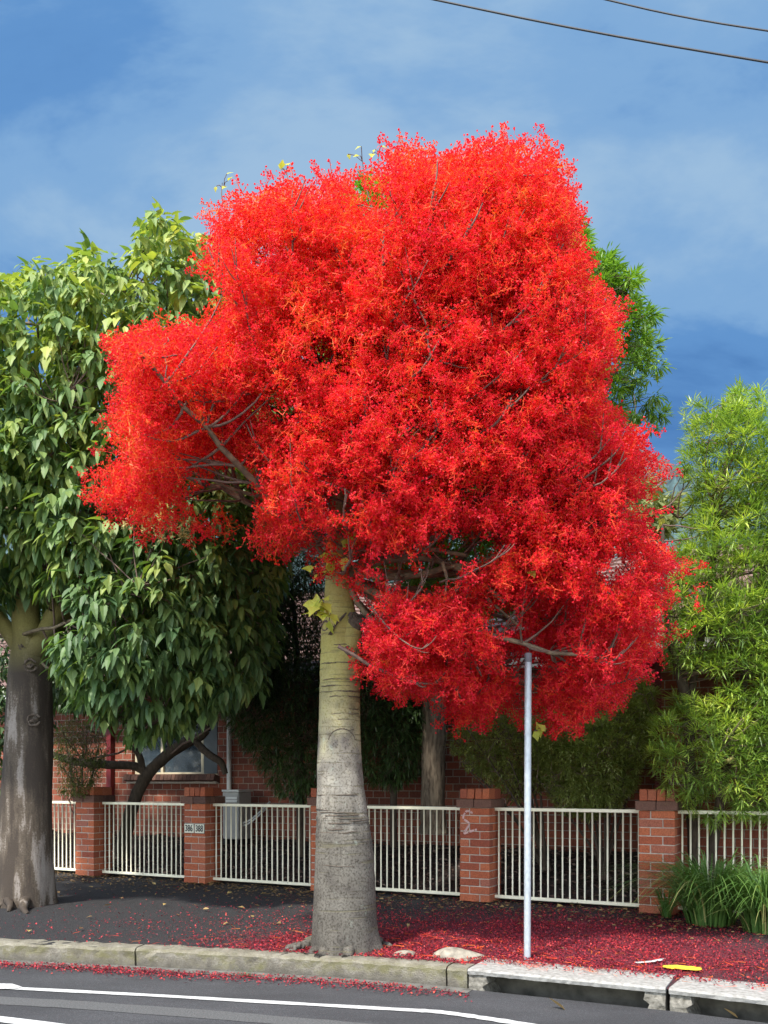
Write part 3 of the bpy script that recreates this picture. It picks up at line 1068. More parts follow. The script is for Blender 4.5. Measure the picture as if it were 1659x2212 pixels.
# ------------------------------------------------------------------ crowns
def in_poly(P, poly):
    x, y = P[:, 0], P[:, 1]
    c = np.zeros(len(P), bool)
    Q = np.asarray(poly, float); J = np.roll(Q, 1, 0)
    for (xi, yi), (xj, yj) in zip(Q, J):
        k = ((yi > y) != (yj > y)) & (x < (xj - xi) * (y - yi) / (yj - yi + 1e-12) + xi)
        c ^= k
    return c


def poly_dist(P, poly):
    Q = np.asarray(poly, float); B = np.roll(Q, -1, 0)
    best = np.full(len(P), 1e9); vec = np.zeros((len(P), 2))
    for a_, b_ in zip(Q, B):
        ab = b_ - a_
        t = np.clip(((P - a_) @ ab) / (ab @ ab + 1e-9), 0, 1)
        q = a_ + t[:, None] * ab
        d = np.linalg.norm(P - q, axis=1)
        k = d < best
        best[k] = d[k]; vec[k] = (q - P)[k]
    return best, vec


def crown_points(poly, z0, tmax, n, gap, holes=(), front=0.7, shell=0.35, dfun=None, ymin=None, edge=150, reach=0.08):
    """places for leaf clumps: spread through a rounded volume with the given outline, at depth z0"""
    Q = np.asarray(poly, float)
    lo, hi = Q.min(0), Q.max(0)
    pts, nrm, out = np.zeros((0, 3)), np.zeros((0, 3)), []
    for _ in range(60):
        P = lo + rng.random((4000, 2)) * (hi - lo)
        P = P[in_poly(P, poly)]
        d, v = poly_dist(P, poly)
        k = np.clip(d / edge, 0, 1)
        T = tmax * np.sqrt(1 - (1 - k) ** 2) + 0.03
        sg = np.where(rng.random(len(P)) < front, -1, 1)
        t = sg * rng.random(len(P)) ** shell
        zc = z0 if dfun is None else z0 + dfun(P)
        W = np.stack([(P[:, 0] - CX) * zc / FPX, zc + t * T, CAM_Z - (P[:, 1] - HY) * zc / FPX], 1)
        o2 = v / (np.linalg.norm(v, axis=1, keepdims=True) + 1e-6) * (1 - k)[:, None]
        nn = unit(np.stack([o2[:, 0], t * (0.25 + k), -o2[:, 1]], 1) + 1e-6)
        J = np.stack([CX + W[:, 0] * FPX / W[:, 1], HY - (W[:, 2] - CAM_Z) * FPX / W[:, 1]], 1)
        W2 = W + nn * reach
        J2 = np.stack([CX + W2[:, 0] * FPX / W2[:, 1], HY - (W2[:, 2] - CAM_Z) * FPX / W2[:, 1]], 1)
        ok = in_poly(J, poly) & in_poly(J2, poly)
        for hx, hy, hr1, hr2 in holes:
            e_ = ((J[:, 0] - hx) / hr1) ** 2 + ((J[:, 1] - hy) / hr2) ** 2
            ok &= rng.random(len(J)) < np.clip((e_ - 0.7) * 3, 0, 1)
        if ymin is not None:
            ok &= W[:, 1] > ymin(W)
        W, nn = W[ok], nn[ok]
        for p, q in zip(W, nn):
            if len(out) >= n:
                break
            if len(pts) and (np.abs(pts - p).max(1) < gap).any() and (((pts - p) ** 2).sum(1) < gap * gap).any():
                continue
            out.append(1)
            pts = np.vstack([pts, p]); nrm = np.vstack([nrm, q])
        if len(out) >= n:
            break
    return pts, nrm


def leaf_proto(L=1.0, W=0.2, curl=0.25, fold=0.25, lobed=False, n=5, belly=0.45):
    """a folded, drooping leaf blade along +Y"""
    ys = np.linspace(0, 1, n)
    V, F = [], []
    for y in ys:
        h = W * (math.sin(math.pi * y ** (belly * 1.5)) ** 0.8 if 0 < y < 1 else 0.04)
        if lobed and 0.35 < y < 0.6:
            h *= 1.5
        z = -curl * y * y
        V += [(-h, y * L, z + fold * h), (0, y * L, z), (h, y * L, z + fold * h)]
    for i in range(n - 1):
        k = 3 * i
        F += [[k, k + 1, k + 4, k + 3], [k + 1, k + 2, k + 5, k + 4]]
    return np.array(V), np.array(F)


def sliver_proto(W=0.06, curl=0.15):
    """narrow leaf: two faces"""
    V = np.array([(-W * .4, 0, 0), (W * .4, 0, 0), (W, 0.5, -curl * .2), (-W, 0.5, -curl * .2), (0, 1, -curl)])
    return V, np.array([[0, 1, 2, 3]]), np.array([[3, 2, 4]])


def branches(ac, trunk, tips, nl, r0, mat_l, mat_t, seed_h=0.55, sag=0.15, rt=0.008, rmin=0.012, sides=6, zmin=-9):
    """limbs from the trunk path to far tips, then twigs from the limbs to every other tip"""
    tr = np.asarray(trunk)
    tips = np.asarray(tips)
    cen = tr[len(tr) // 2]
    sel = [int(np.argmax(np.linalg.norm(tips - cen, axis=1)))]
    dd = np.linalg.norm(tips - tips[sel[0]], axis=1)
    while len(sel) < min(nl, len(tips)):
        i = int(np.argmax(dd)); sel.append(i)
        dd = np.minimum(dd, np.linalg.norm(tips - tips[i], axis=1))
    nodes, nrad = [tr], [np.full(len(tr), r0)]
    for i in sel:
        t = tips[i]
        hz = np.linalg.norm(t[:2] - cen[:2])
        want = max(t[2] - hz * seed_h, zmin)
        j = int(np.argmin(np.abs(tr[:, 2] - want)))
        p0 = tr[j]
        mid = (p0 + t) / 2 + np.array([0, 0, -sag * hz]) + rng.normal(0, 0.06, 3)
        P = bez(p0, mid, t, 12) + np.vstack([np.zeros(3), rng.normal(0, 0.014, (10, 3)), np.zeros(3)])
        rr = np.linspace(r0 * (0.35 + 0.65 * (hz / (hz + 1))) * 0.8, rmin, 12)
        ac.tube(P, rr, sides, mat_l, rng.random())
        nodes.append(P[2:]); nrad.append(rr[2:])
    NP, NR = np.concatenate(nodes), np.concatenate(nrad)
    use = np.zeros(len(NP))
    for i, t in enumerate(tips):
        if i in sel:
            continue
        d = np.linalg.norm(NP - t, axis=1) + 0.5 * np.maximum(0, NP[:, 2] - t[2]) + 0.13 * use
        j = int(np.argmin(d))
        use[j] += 1
        p0 = NP[j]
        mid = (p0 + t) / 2 + rng.normal(0, 0.07, 3) - np.array([0, 0, 0.06])
        P = bez(p0, mid, t, 8) + np.vstack([np.zeros(3), np.cumsum(rng.normal(0, 0.006, (7, 3)), 0)])
        ac.tube(P, np.linspace(min(NR[j] * 0.7, rt * 1.6), rt * 0.45, 8), 5, mat_t, rng.random(), False)
    return NP


# ---- panicle of little red bells
def panicle_proto(seed):
    r_ = np.random.default_rng(seed)
    bellV, bellF, stV, stF = [], [], [], []

    def thread(p, q, w):
        d = unit(q - p); s = unit(np.cross(d, r_.normal(size=3)))
        b_ = len(stV)
        stV.extend([p + s * w, p - s * w, q]); stF.append([b_, b_ + 1, b_ + 2])

    def bell(p, d, s):
        x = unit(np.cross(d, r_.normal(size=3))); y = np.cross(d, x)
        b_ = len(bellV)
        bellV.append(p)
        for k in range(4):
            a_ = k * math.pi / 2
            bellV.append(p + d * s * 1.25 + (x * math.cos(a_) + y * math.sin(a_)) * s * 0.62)
        for k in range(4):
            bellF.append([b_, b_ + 1 + k, b_ + 1 + (k + 1) % 4])

    ax = [np.zeros(3)]
    d = np.array([0, 1.0, 0])
    for i in range(4):
        d = unit(d + r_.normal(0, 0.22, 3))
        ax.append(ax[-1] + d * 0.062)
        thread(ax[-2], ax[-1], 0.0042)
        for b_ in range(3):
            sd = unit(d * 0.55 + unit(r_.normal(size=3)))
            p = ax[-2] + (ax[-1] - ax[-2]) * r_.random()
            q = p + sd * (0.055 + 0.05 * r_.random()) * (1.15 - 0.15 * i)
            thread(p, q, 0.0034)
            for f in range(4):
                o_ = p + (q - p) * (0.4 + 0.6 * r_.random())
                e_ = o_ + unit(sd * 0.5 + unit(r_.normal(size=3))) * (0.018 + 0.02 * r_.random())
                thread(o_, e_, 0.0022)
                if r_.random() < 0.85:
                    bell(e_, unit(unit(r_.normal(size=3)) + [0, 0.4, -0.3]), 0.0105 + 0.0045 * r_.random())
    return np.array(bellV), np.array(bellF), np.array(stV), np.array(stF)


PAN = [panicle_proto(100 + i) for i in range(10)]
TZ = 7.5
red_poly = [(445, 470), (480, 440), (570, 425), (590, 390), (650, 400), (700, 388), (760, 388), (835, 372), (850, 325), (920, 308), (960, 342), (1020, 318), (1080, 312), (1140, 302), (1210, 325), (1205, 372), (1248, 415), (1262, 460), (1235, 510), (1265, 560), (1300, 640), (1335, 690), (1318, 760), (1285, 800), (1305, 870), (1345, 930), (1405, 985), (1412, 1040), (1375, 1100), (1425, 1165), (1448, 1230), (1436, 1290), (1405, 1330), (1415, 1400), (1385, 1450), (1340, 1480), (1330, 1530), (1265, 1555), (1240, 1592), (1212, 1555), (1165, 1515), (1130, 1470), (1070, 1540), (1020, 1570), (980, 1530), (940, 1470), (900, 1490), (880, 1530), (830, 1475), (795, 1430), (778, 1385), (790, 1320), (740, 1255), (670, 1240), (595, 1195), (560, 1150), (545, 1100), (600, 1040), (540, 1000), (480, 1000), (410, 1040), (355, 1130), (300, 1090), (210, 1075), (245, 1020), (275, 975), (245, 880), (255, 800), (220, 740), (300, 722), (380, 695), (450, 705), (495, 690), (500, 640), (445, 560)]
holes = [(748, 1330, 44, 48), (1425, 1085, 34, 48), (690, 775, 32, 34), (600, 885, 42, 30), (480, 1055, 70, 35), (900, 1235, 120, 42), (1075, 1335, 40, 28), (1010, 1180, 75, 34), (575, 560, 26, 26), (800, 430, 44, 34), (735, 1075, 26, 60), (735, 1180, 22, 60), (660, 1200, 28, 22), (1330, 1230, 26, 40), (940, 700, 34, 22), (1000, 930, 50, 18), (1140, 1440, 24, 40), (1020, 1060, 30, 30), (880, 930, 34, 20)]


def red_depth(P):
    """the low right skirt hangs a little behind the post, the left arm reaches forward"""
    lo = np.clip((P[:, 1] - 1000) / 500, 0, 1) * np.clip((P[:, 0] - 800) / 300, 0, 1)
    left = np.clip((620 - P[:, 0]) / 300, 0, 1)
    return 0.62 * lo - 0.35 * left


def behind_post(W):
    return np.where((W[:, 0] > 0.75) & (W[:, 0] < 1.45) & (W[:, 2] < 2.75), 7.25, 0.0)


base = px(746, 2042, TZ); base[2] = path_z(base[0], base[1])
flame = thing('flame_tree', base, 'flame tree covered in red blossom, bottle-shaped grey trunk by the kerb', 'tree')
prof = [(2062, 747, 82), (2045, 746, 74), (2020, 745, 71.5), (1950, 744.5, 67.5), (1850, 744, 63.5), (1790, 741, 59), (1750, 738.5, 56), (1700, 735.5, 51), (1650, 733, 48.5), (1580, 733, 45.5), (1500, 734, 44), (1420, 736, 43.5), (1370, 737, 43), (1335, 735, 38), (1300, 732, 32), (1260, 731, 29), (1150, 733, 26), (1050, 737, 23), (900, 750, 19), (760, 790, 15), (640, 830, 12), (520, 860, 8), (420, 880, 4)]
pr = smooth_path([(y, x, w_) for y, x, w_ in prof], 150)
sides = 40
V = []
creases = [(1405, 3), (1440, 2), (1470, 1.6), (1490, 2.2), (1500, 1), (1540, 1.5), (1560, 1.2), (1700, 1.3), (1752, 2.4), (1760, 2), (1775, 2.2), (1790, 1.4), (1830, 1.2), (1880, 1.0), (1935, 1.0)]
ph = rng.random(6) * 6
tr_pts = []
for y, x, w_ in pr:
    c = px(x, y, TZ); r_ = w_ * TZ / FPX
    tr_pts.append(c)
    cr = 1 - sum(0.016 * k * math.exp(-((y - cy) / 3.5) ** 2) for cy, k in creases)
    for j in range(sides):
        t = 2 * math.pi * j / sides
        low = max(0, (y - 1990) / 75) if y > 1990 else 0
        f = cr * (1 + 0.012 * math.sin(3 * t + ph[0] + y / 90) + 0.01 * math.sin(5 * t + ph[1] - y / 60) + low * (0.14 * math.sin(4 * t + ph[2]) + 0.10 * math.sin(7 * t + ph[3])))
        f += rng.normal(0, 0.0025)
        V.append(c + np.array([math.cos(t), math.sin(t), 0]) * r_ * f)
n = len(pr)
F = [[i * sides + (j + 1) % sides, i * sides + j, (i + 1) * sides + j, (i + 1) * sides + (j + 1) % sides][::-1] for i in range(n - 1) for j in range(sides)]
trk = Acc().add(V, F)
tr_pts = np.array(tr_pts)
# the sawn-off limb at the fork, shoulders first
stub = smooth_path([px(742, 1420, TZ - 0.02), px(752, 1385, TZ - 0.06), px(763, 1355, TZ - 0.09), px(771, 1340, TZ - 0.11)], 9)
trk.tube(stub, np.array([40, 37, 33, 29, 26, 23, 22, 21, 20]) * TZ / FPX * 0.9, 18, 0, 0.5, True, 0.03)
for q in range(34):                                   # cracked ring lines in the bark
    y0 = 1395 + 165 * rng.random() if q < 20 else (1740 + 60 * rng.random() if q < 28 else 1580 + 400 * rng.random())
    i = int(np.argmin(np.abs(pr[:, 0] - y0)))
    c = px(pr[i, 1], pr[i, 0], TZ); r_ = pr[i, 2] * TZ / FPX
    a0 = -math.pi + rng.random() * 2.2; a1 = min(a0 + 0.5 + 1.6 * rng.random(), 0)
    t = np.linspace(a0, a1, 16)
    P = np.stack([c[0] + r_ * np.cos(t) * 0.998, c[1] + r_ * np.sin(t) * 0.998, c[2] + np.cumsum(rng.normal(0, 0.0012, 16))], 1)
    trk.tube(P, np.linspace(0.3, 1, 16) * np.linspace(1, 0.3, 16) * 4 * (0.0013 + 0.0017 * rng.random()), 5, 1, 0.5, False)
trunk = trk.build('trunk', [M['bark'], M['scar']], flame, smooth=True)


def scar_arch(acc, x, y, w_, h_, d_off, thick, full=False):
    """the raised lip left by a shed limb, wrapped onto the trunk"""
    i = int(np.argmin(np.abs(pr[:, 0] - y)))
    cx, rw = pr[i, 1], pr[i, 2]
    th_ = np.linspace(0.06 if not full else -math.pi, math.pi - 0.06 if not full else math.pi, 22)
    pts = []
    for t in th_:
        xx = x + w_ * math.cos(t); yy = y - h_ * math.sin(t)
        u = np.clip((xx - cx) / rw, -0.97, 0.97)
        pts.append(px(xx, yy, TZ) - np.array([0, math.sqrt(1 - u * u) * rw * TZ / FPX * 1.0 - 0.001, 0]))
    acc.tube(pts, thick * (0.7 + 0.5 * rng.random(len(pts))), 6, 0, 0.5, True, 0.15)


sc = Acc()
scar_arch(sc, 740, 1602, 28, 25, 0, 0.0035)
scar_arch(sc, 741, 1581, 13, 5, 0, 0.004)
sc.build('limb_scar', M['scar'], trunk)
sc = Acc()
scar_arch(sc, 758, 1410, 11, 9, 0, 0.012, True)
scar_arch(sc, 756, 1414, 6, 4, 0, 0.012, True)
sc.build('limb_scar', M['scar'], trunk)
sc = Acc()
scar_arch(sc, 704, 1356, 7, 10, 0, 0.009, True)
for q in range(3):
    sc.tube(smooth_path([px(712 + q * 3, 1378, TZ) - np.array([0, 0.155, 0]), px(722 + q * 3, 1362 - q * 2, TZ) - np.array([0, 0.165, 0]), px(738 + 2 * q, 1342, TZ) - np.array([0, 0.150, 0]), px(748 + q, 1330, TZ) - np.array([0, 0.125, 0])], 10), 0.005, 5, 0, 0.5, True, 0.2)
sc.build('limb_scar', M['scar'], trunk)
cutp = px(774, 1339, TZ - 0.13)
cut = Acc()
for rr_, dz in ((0.078, 0.0), (0.055, 0.008), (0.03, 0.012)):
    t = np.linspace(0, 2 * math.pi, 20, endpoint=True)
    ex, ey = unit(np.array([0.75, 0.3, 0.5])), unit(np.array([0.2, 0.9, -0.6]))
    ax_ = unit(np.array([0.55, -0.45, 0.65]))
    ex = unit(np.cross(ax_, [0, 0, 1])); ey = np.cross(ax_, ex)
    pts = [cutp + ex * math.cos(q) * rr_ + ey * math.sin(q) * rr_ * 0.85 + ax_ * dz for q in t]
    cut.tube(pts, 0.017, 6, 0, 0.5, False, 0.25)
cut.tube([cutp - ax_ * 0.05, cutp - ax_ * 0.004], [0.07, 0.07], 14)
cut.build('cut_stub', M['scar'], trunk)
# surface roots
for x0_, y0_, x1_, y1_, r_ in ((705, 2040, 600, 2054, 0.055), (715, 2046, 655, 2062, 0.07), (725, 2048, 690, 2066, 0.085), (745, 2050, 746, 2069, 0.095), (770, 2046, 790, 2062, 0.08), (790, 2040, 850, 2048, 0.06), (705, 2030, 630, 2034, 0.045), (650, 2052, 610, 2062, 0.025)):
    gx0, gd0 = gp(x0_, y0_, -0.02); gx1, gd1 = gp(x1_, y1_, -0.03)
    p0 = np.array([gx0, gd0 + 0.07, 0.01]); p2 = np.array([gx1, gd1, -0.045])
    P = bez(p0, (p0 + p2) / 2 + [rng.normal(0, 0.03), rng.normal(0, 0.03), 0.0], p2, 12) + rng.normal(0, 0.010, (12, 3))
    Acc().tube(P, np.linspace(r_ * 1.15, r_ * 0.3, 12), 10, 0, 0.5, True, 0.10).build('root', M['bark'], flame, smooth=True)

P1, N1 = crown_points(red_poly, TZ, 1.2, 1650, 0.115, holes, 0.72, 0.42, red_depth, behind_post, 150, 0.12)
tuft = [(1005, 1535, 14), (1030, 1555, 16), (1060, 1530, 10), (975, 1510, 10), (1232, 1560, 16), (1215, 1535, 12), (1250, 1530, 12), (1195, 1510, 10), (880, 1500, 10), (895, 1470, 10), (830, 1455, 8), (1310, 1500, 12), (1330, 1470, 12), (1380, 1430, 12),
        (510, 1148, 6), (340, 1100, 12), (350, 1120, 8), (300, 1080, 10), (255, 1055, 12), (228, 1065, 8), (280, 1020, 12), (250, 1045, 8), (240, 745, 10), (275, 740, 12), (320, 735, 14), (380, 715, 14), (440, 720, 14), (490, 720, 14), (265, 800, 12), (275, 860, 12), (270, 930, 12), (300, 990, 12), (340, 1020, 12), (400, 990, 12), (330, 800, 20), (330, 900, 20), (400, 850, 20), (400, 950, 16), (470, 900, 20), (470, 780, 20),
        (880, 335, 10), (915, 330, 10), (870, 360, 10), (905, 370, 10), (950, 360, 8), (1010, 340, 8), (1040, 330, 10), (1080, 330, 10), (1120, 325, 10), (1150, 320, 10), (1190, 335, 8), (1200, 365, 8), (1240, 430, 8), (1250, 465, 8), (1235, 500, 8), (590, 410, 8), (630, 410, 8), (655, 420, 8), (705, 405, 8), (745, 400, 8), (470, 470, 10), (460, 500, 10), (480, 540, 10), (520, 450, 8), (465, 560, 8),
        (1440, 1235, 8), (1435, 1270, 8), (1425, 1200, 8), (1395, 1000, 10), (1400, 1035, 10), (1370, 980, 8), (1330, 935, 8), (1320, 700, 8), (1300, 680, 8), (1300, 780, 8), (1410, 1380, 10), (1400, 1410, 10), (1340, 830, 6), (1250, 560, 8)]
E1, NE, EX = [], [], []
for x, y, r_ in tuft:
    zc = TZ + red_depth(np.array([[x, y]], float))[0]
    x, y = x + (800 - x) * 0.05, y + (850 - y) * 0.05
    for q in range(max(1, r_ // 7)):
        E1.append(px(x + rng.normal(0, r_ * 0.5), y + rng.normal(0, r_ * 0.5), zc + rng.normal(0, 0.12)))
        EX.append(y > 990)
        v = np.array([x - 830, 0, -(y - 900)], float); NE.append(unit(v + rng.normal(0, 120, 3)))
NB = len(P1)
P1 = np.vstack([P1, E1]); N1 = np.vstack([N1, NE])
lb = Acc()
up_tr = tr_pts[tr_pts[:, 2] > 2.7]
branches(lb, up_tr, P1[::2], 30, 0.058, 0, 1, 0.45, 0.10, 0.007, 0.012, 7, 3.0)
# limbs the photograph shows in its gaps
for path, r_, d0, d1 in (
        ([(745, 1060), (690, 1070), (580, 1072), (520, 1062), (440, 1030), (380, 1010)], 0.022, 0, -0.35),
        ([(760, 890), (715, 840), (690, 800), (660, 765), (640, 742)], 0.04, -0.1, -0.55),
        ([(690, 800), (688, 850), (694, 890)], 0.02, -0.35, -0.5),
        ([(735, 1235), (800, 1215), (880, 1205), (950, 1210), (1020, 1245), (1090, 1300)], 0.045, 0, -0.55),
        ([(738, 1190), (800, 1165), (850, 1160), (930, 1185), (1010, 1200)], 0.036, -0.05, -0.55),
        ([(742, 1120), (830, 1120), (950, 1075), (1080, 1075), (1160, 1140)], 0.03, -0.1, -0.6),
        ([(760, 880), (820, 845), (880, 830), (1000, 822)], 0.03, -0.2, -0.8),
        ([(955, 1215), (965, 1250), (960, 1290)], 0.016, -0.5, -0.55),
        ([(1000, 1230), (1050, 1290), (1130, 1360)], 0.02, -0.45, -0.45),
        ([(870, 1210), (850, 1260), (800, 1330)], 0.010, -0.4, -0.5),
        ([(930, 1215), (900, 1280), (880, 1340)], 0.008, -0.5, -0.5),
        ([(1050, 1110), (1100, 1200), (1150, 1250), (1190, 1300)], 0.014, -0.6, -0.5),
        ([(820, 690), (900, 690), (940, 672)], 0.026, -0.4, -0.7),
        ([(1080, 890), (1100, 920), (1120, 935)], 0.02, -0.9, -1.1),
        ([(985, 1350), (1030, 1440), (1040, 1460)], 0.014, -0.3, -0.45),
        ([(1180, 1020), (1230, 1020), (1280, 1008), (1305, 985)], 0.013, -0.5, -0.7),
        ([(1010, 415), (1080, 400), (1150, 370), (1200, 330)], 0.013, -0.3, -0.4),
        ([(900, 470), (930, 400), (900, 350)], 0.010, -0.2, -0.3),
        ([(1040, 480), (1110, 495), (1160, 480)], 0.012, -0.7, -0.8),
        ([(650, 640), (600, 560), (620, 470), (650, 410)], 0.016, -0.4, -0.5),
        ([(500, 470), (480, 430), (480, 395)], 0.007, -0.1, -0.1),
        ([(810, 470), (790, 400), (782, 340)], 0.007, -0.1, -0.1),
        ([(830, 430), (818, 370), (818, 325)], 0.007, -0.1, -0.1),
        ([(620, 420), (622, 390), (618, 365)], 0.006, -0.1, -0.1)):
    q = smooth_path([tuple(px(x, y, TZ + d0 + (d1 - d0) * i / (len(path) - 1))) for i, (x, y) in enumerate(path)], 16)
    lb.tube(q, np.linspace(r_, r_ * 0.4, 16), 7, 0 if r_ > 0.015 else 1, 0.5, True, 0.06)
fr_ = np.where((N1[:, 1] < -0.25) & (P1[:, 1] < TZ + 0.3))[0]
for i in rng.choice(fr_, 135, False):
    p, q = P1[i], N1[i]
    out_ = unit(np.array([p[0] - up_tr[0, 0], 0, max(0.2, (p[2] - 3.2) * 0.5)]) + rng.normal(0, 0.3, 3))
    ln = 0.16 + 0.22 * rng.random()
    s0_ = p - out_ * ln * 1.2 - q * 0.28; e0_ = p + out_ * ln * 0.6 + q * 0.20 + [0, 0, 0.10]
    je = np.array([[CX + e0_[0] * FPX / e0_[1], HY - (e0_[2] - CAM_Z) * FPX / e0_[1]]])
    if (0.75 < e0_[0] < 1.45 and e0_[2] < 2.8) or not in_poly(je, red_poly)[0]:
        continue
    if e0_[2] > 5.6 and q[2] > 0.3 and rng.random() < 0.75:
        continue
    w_ = 0.7 + 0.7 * rng.random()
    B_ = bez(s0_, p + q * 0.16 - [0, 0, 0.12], e0_, 12) + np.cumsum(rng.normal(0, 0.006, (12, 3)), 0)
    lb.tube(B_, np.linspace(0.012, 0.0035, 12) * w_, 5, 1, rng.random(), False)
    for k in (4, 6, 8, 9):
        if rng.random() < 0.75:
            t_ = unit(unit(B_[k] - B_[k - 1]) + rand_unit(1)[0] * 0.9 + [0, -0.15, 0.25])
            l2 = 0.08 + 0.14 * rng.random()
            lb.tube(bez(B_[k], B_[k] + t_ * l2 * 0.6, B_[k] + t_ * l2 + [0, 0, 0.05], 6), np.linspace(0.0065, 0.0025, 6) * w_, 4, 1, rng.random(), False)
lb.build('branches', [M['limb'], M['twig']], flame, smooth=True)

bl = Acc()
per = 9
O = np.repeat(P1, per, 0); NO = np.repeat(N1, per, 0)
tone = np.repeat(rng.random(len(P1)), per)
off_ = rng.normal(0, 1, O.shape) * np.array([0.10, 0.10, 0.045])
off_[:, 2] -= 0.7 * (off_[:, 0] ** 2 + off_[:, 1] ** 2)
O = O + off_
okb = ~((O[:, 0] > 0.80) & (O[:, 0] < 1.40) & (O[:, 2] < 2.72) & (O[:, 1] < 7.22))
O, NO, tone, off_ = O[okb], NO[okb], tone[okb], off_[okb]
D = unit(off_ * [1, 1, 0]) * 0.6 + NO * 0.45 + rand_unit(len(O)) * 0.55 + np.array([0, 0, -0.32])
X, Y, Z = frames(D, rand_unit(len(O)))
def keep_inside(tip, poly, holes_, soft):
    J = np.stack([CX + tip[:, 0] * FPX / tip[:, 1], HY - (tip[:, 2] - CAM_Z) * FPX / tip[:, 1]], 1)
    d_, _ = poly_dist(J, poly)
    d_ = np.where(in_poly(J, poly), -d_, d_)
    ok = d_ < rng.exponential(soft, len(J)) - 6
    for hx, hy, h1, h2 in holes_:
        e_ = ((J[:, 0] - hx) / (h1 * 1.3 + 8)) ** 2 + ((J[:, 1] - hy) / (h2 * 1.3 + 8)) ** 2
        ok &= rng.random(len(J)) < np.clip((e_ - 0.62) * 2.4, 0.06, 1)
    return ok


exempt = np.repeat(np.concatenate([np.zeros(NB, bool), np.array(EX, bool)]), per)[okb]
kp = keep_inside(O + Y * 0.16, red_poly, holes, 10) | exempt
O, NO, tone, X, Y, Z = O[kp], NO[kp], tone[kp], X[kp], Y[kp], Z[kp]
which = rng.integers(0, len(PAN), len(O))
val = np.clip(0.22 + 0.42 * tone + rng.normal(0, 0.17, len(O)) + 0.26 * (O[:, 2] - 4.0) / 2.2 - 0.05 * (O[:, 0] + 0.3), 0, 1)  # random tone, plus orange towards the sunlit upper left put into the colour
scl = 0.70 + 0.42 * rng.random(len(O))
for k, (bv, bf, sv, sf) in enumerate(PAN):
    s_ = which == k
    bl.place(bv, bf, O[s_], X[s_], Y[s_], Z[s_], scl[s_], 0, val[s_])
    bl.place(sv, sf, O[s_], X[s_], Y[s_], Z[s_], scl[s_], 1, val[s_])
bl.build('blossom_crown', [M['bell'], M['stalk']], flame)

# sprigs of young leaves left in the crown
lob = leaf_proto(1, 0.30, 0.25, 0.2, True, 6)
for x, y, dd, k, s_ in ((685, 1305, -0.45, 12, 0.10), (712, 1328, -0.42, 8, 0.09), (720, 1203, -0.55, 8, 0.09), (748, 1148, -0.6, 8, 0.09), (690, 1240, -0.5, 6, 0.08), (1148, 1210, -0.75, 8, 0.10), (1170, 1575, 0.2, 4, 0.085), (1410, 1310, 0.1, 4, 0.075), (782, 338, -0.1, 3, 0.05), (818, 325, -0.1, 3, 0.05), (618, 366, -0.1, 3, 0.05), (480, 397, -0.1, 4, 0.05), (1420, 1105, 0.0, 4, 0.06), (940, 1455, 0.0, 3, 0.05), (660, 655, -0.9, 3, 0.06), (720, 735, -0.8, 4, 0.06), (560, 1010, -0.6, 4, 0.06)):
    c = px(x, y, TZ + dd)
    O = c + rng.normal(0, 0.05, (k, 3)) * [1, 0.7, 0.45]
    D = rand_unit(k) + np.array([0, -0.5, -0.4])
    X, Y, Z = frames(D, rand_unit(k) * 0.3 + np.array([0, -0.6, 0.8]))
    sg_ = Acc().place(lob[0], lob[1], O, X, Y, Z, s_ * (0.8 + 0.5 * rng.random(k)), 0, rng.random(k))
    for q in O:
        sg_.tube([c + [0, 0.06, 0], (c + q) / 2, q + [0, -0.002, 0]], 0.003, 4, 1, 0.5, False)
    sg_.build('leaf_sprig', [M['young'], M['twig']], flame)


def rosettes(ac, C, Nn, per, protos, length, out, down, rad, mat=0, tone=None, spread=0.35):
    """leaves in whorls round twig ends"""
    n = len(C)
    O = np.repeat(C, per, 0); NO = np.repeat(Nn, per, 0)
    rad_d = rand_unit(len(O)); rad_d[:, 2] *= 0.5; rad_d = unit(rad_d + NO * 0.5)
    O = O + rad_d * rad * (0.4 + 0.8 * rng.random((len(O), 1))) + rng.normal(0, rad * spread, O.shape)
    D = rad_d * out + np.array([0, 0, -1.0]) * (down * (0.35 + rng.random((len(O), 1)))) + rand_unit(len(O)) * 0.2
    X, Y, Z = frames(D, rad_d * 0.7 + np.array([0, 0, 0.9]) + rand_unit(len(O)) * 0.25)
    tn = np.repeat(tone if tone is not None else rng.random(n), per)
    val = np.clip(0.55 * tn + 0.5 * rng.random(len(O)) - 0.02, 0, 1)
    wh = rng.integers(0, len(protos), len(O))
    L_ = length * (0.65 + 0.6 * rng.random(len(O)))
    for k, pr_ in enumerate(protos):
        s_ = wh == k
        for Fq in pr_[1:]:
            ac.place(pr_[0], Fq, O[s_], X[s_], Y[s_], Z[s_], L_[s_], mat, val[s_])


BROAD = [leaf_proto(1, 0.165, 0.30, 0.30), leaf_proto(1, 0.20, 0.15, 0.18), leaf_proto(1, 0.18, 0.45, 0.25), leaf_proto(1, 0.20, 0.22, 0.22, True, 6), leaf_proto(0.8, 0.17, 0.05, 0.4, False, 5, 0.6)]
SLIV = [sliver_proto(0.065, 0.12), sliver_proto(0.08, 0.3), sliver_proto(0.07, 0.0)]
SLIV2 = [sliver_proto(0.045, 0.1), sliver_proto(0.055, 0.25), sliver_proto(0.05, -0.1)]
SLIV3 = [sliver_proto(0.085, 0.12), sliver_proto(0.10, 0.3), sliver_proto(0.09, 0.0)]
FINE = [sliver_proto(0.10, 0.1), sliver_proto(0.14, 0.2)]

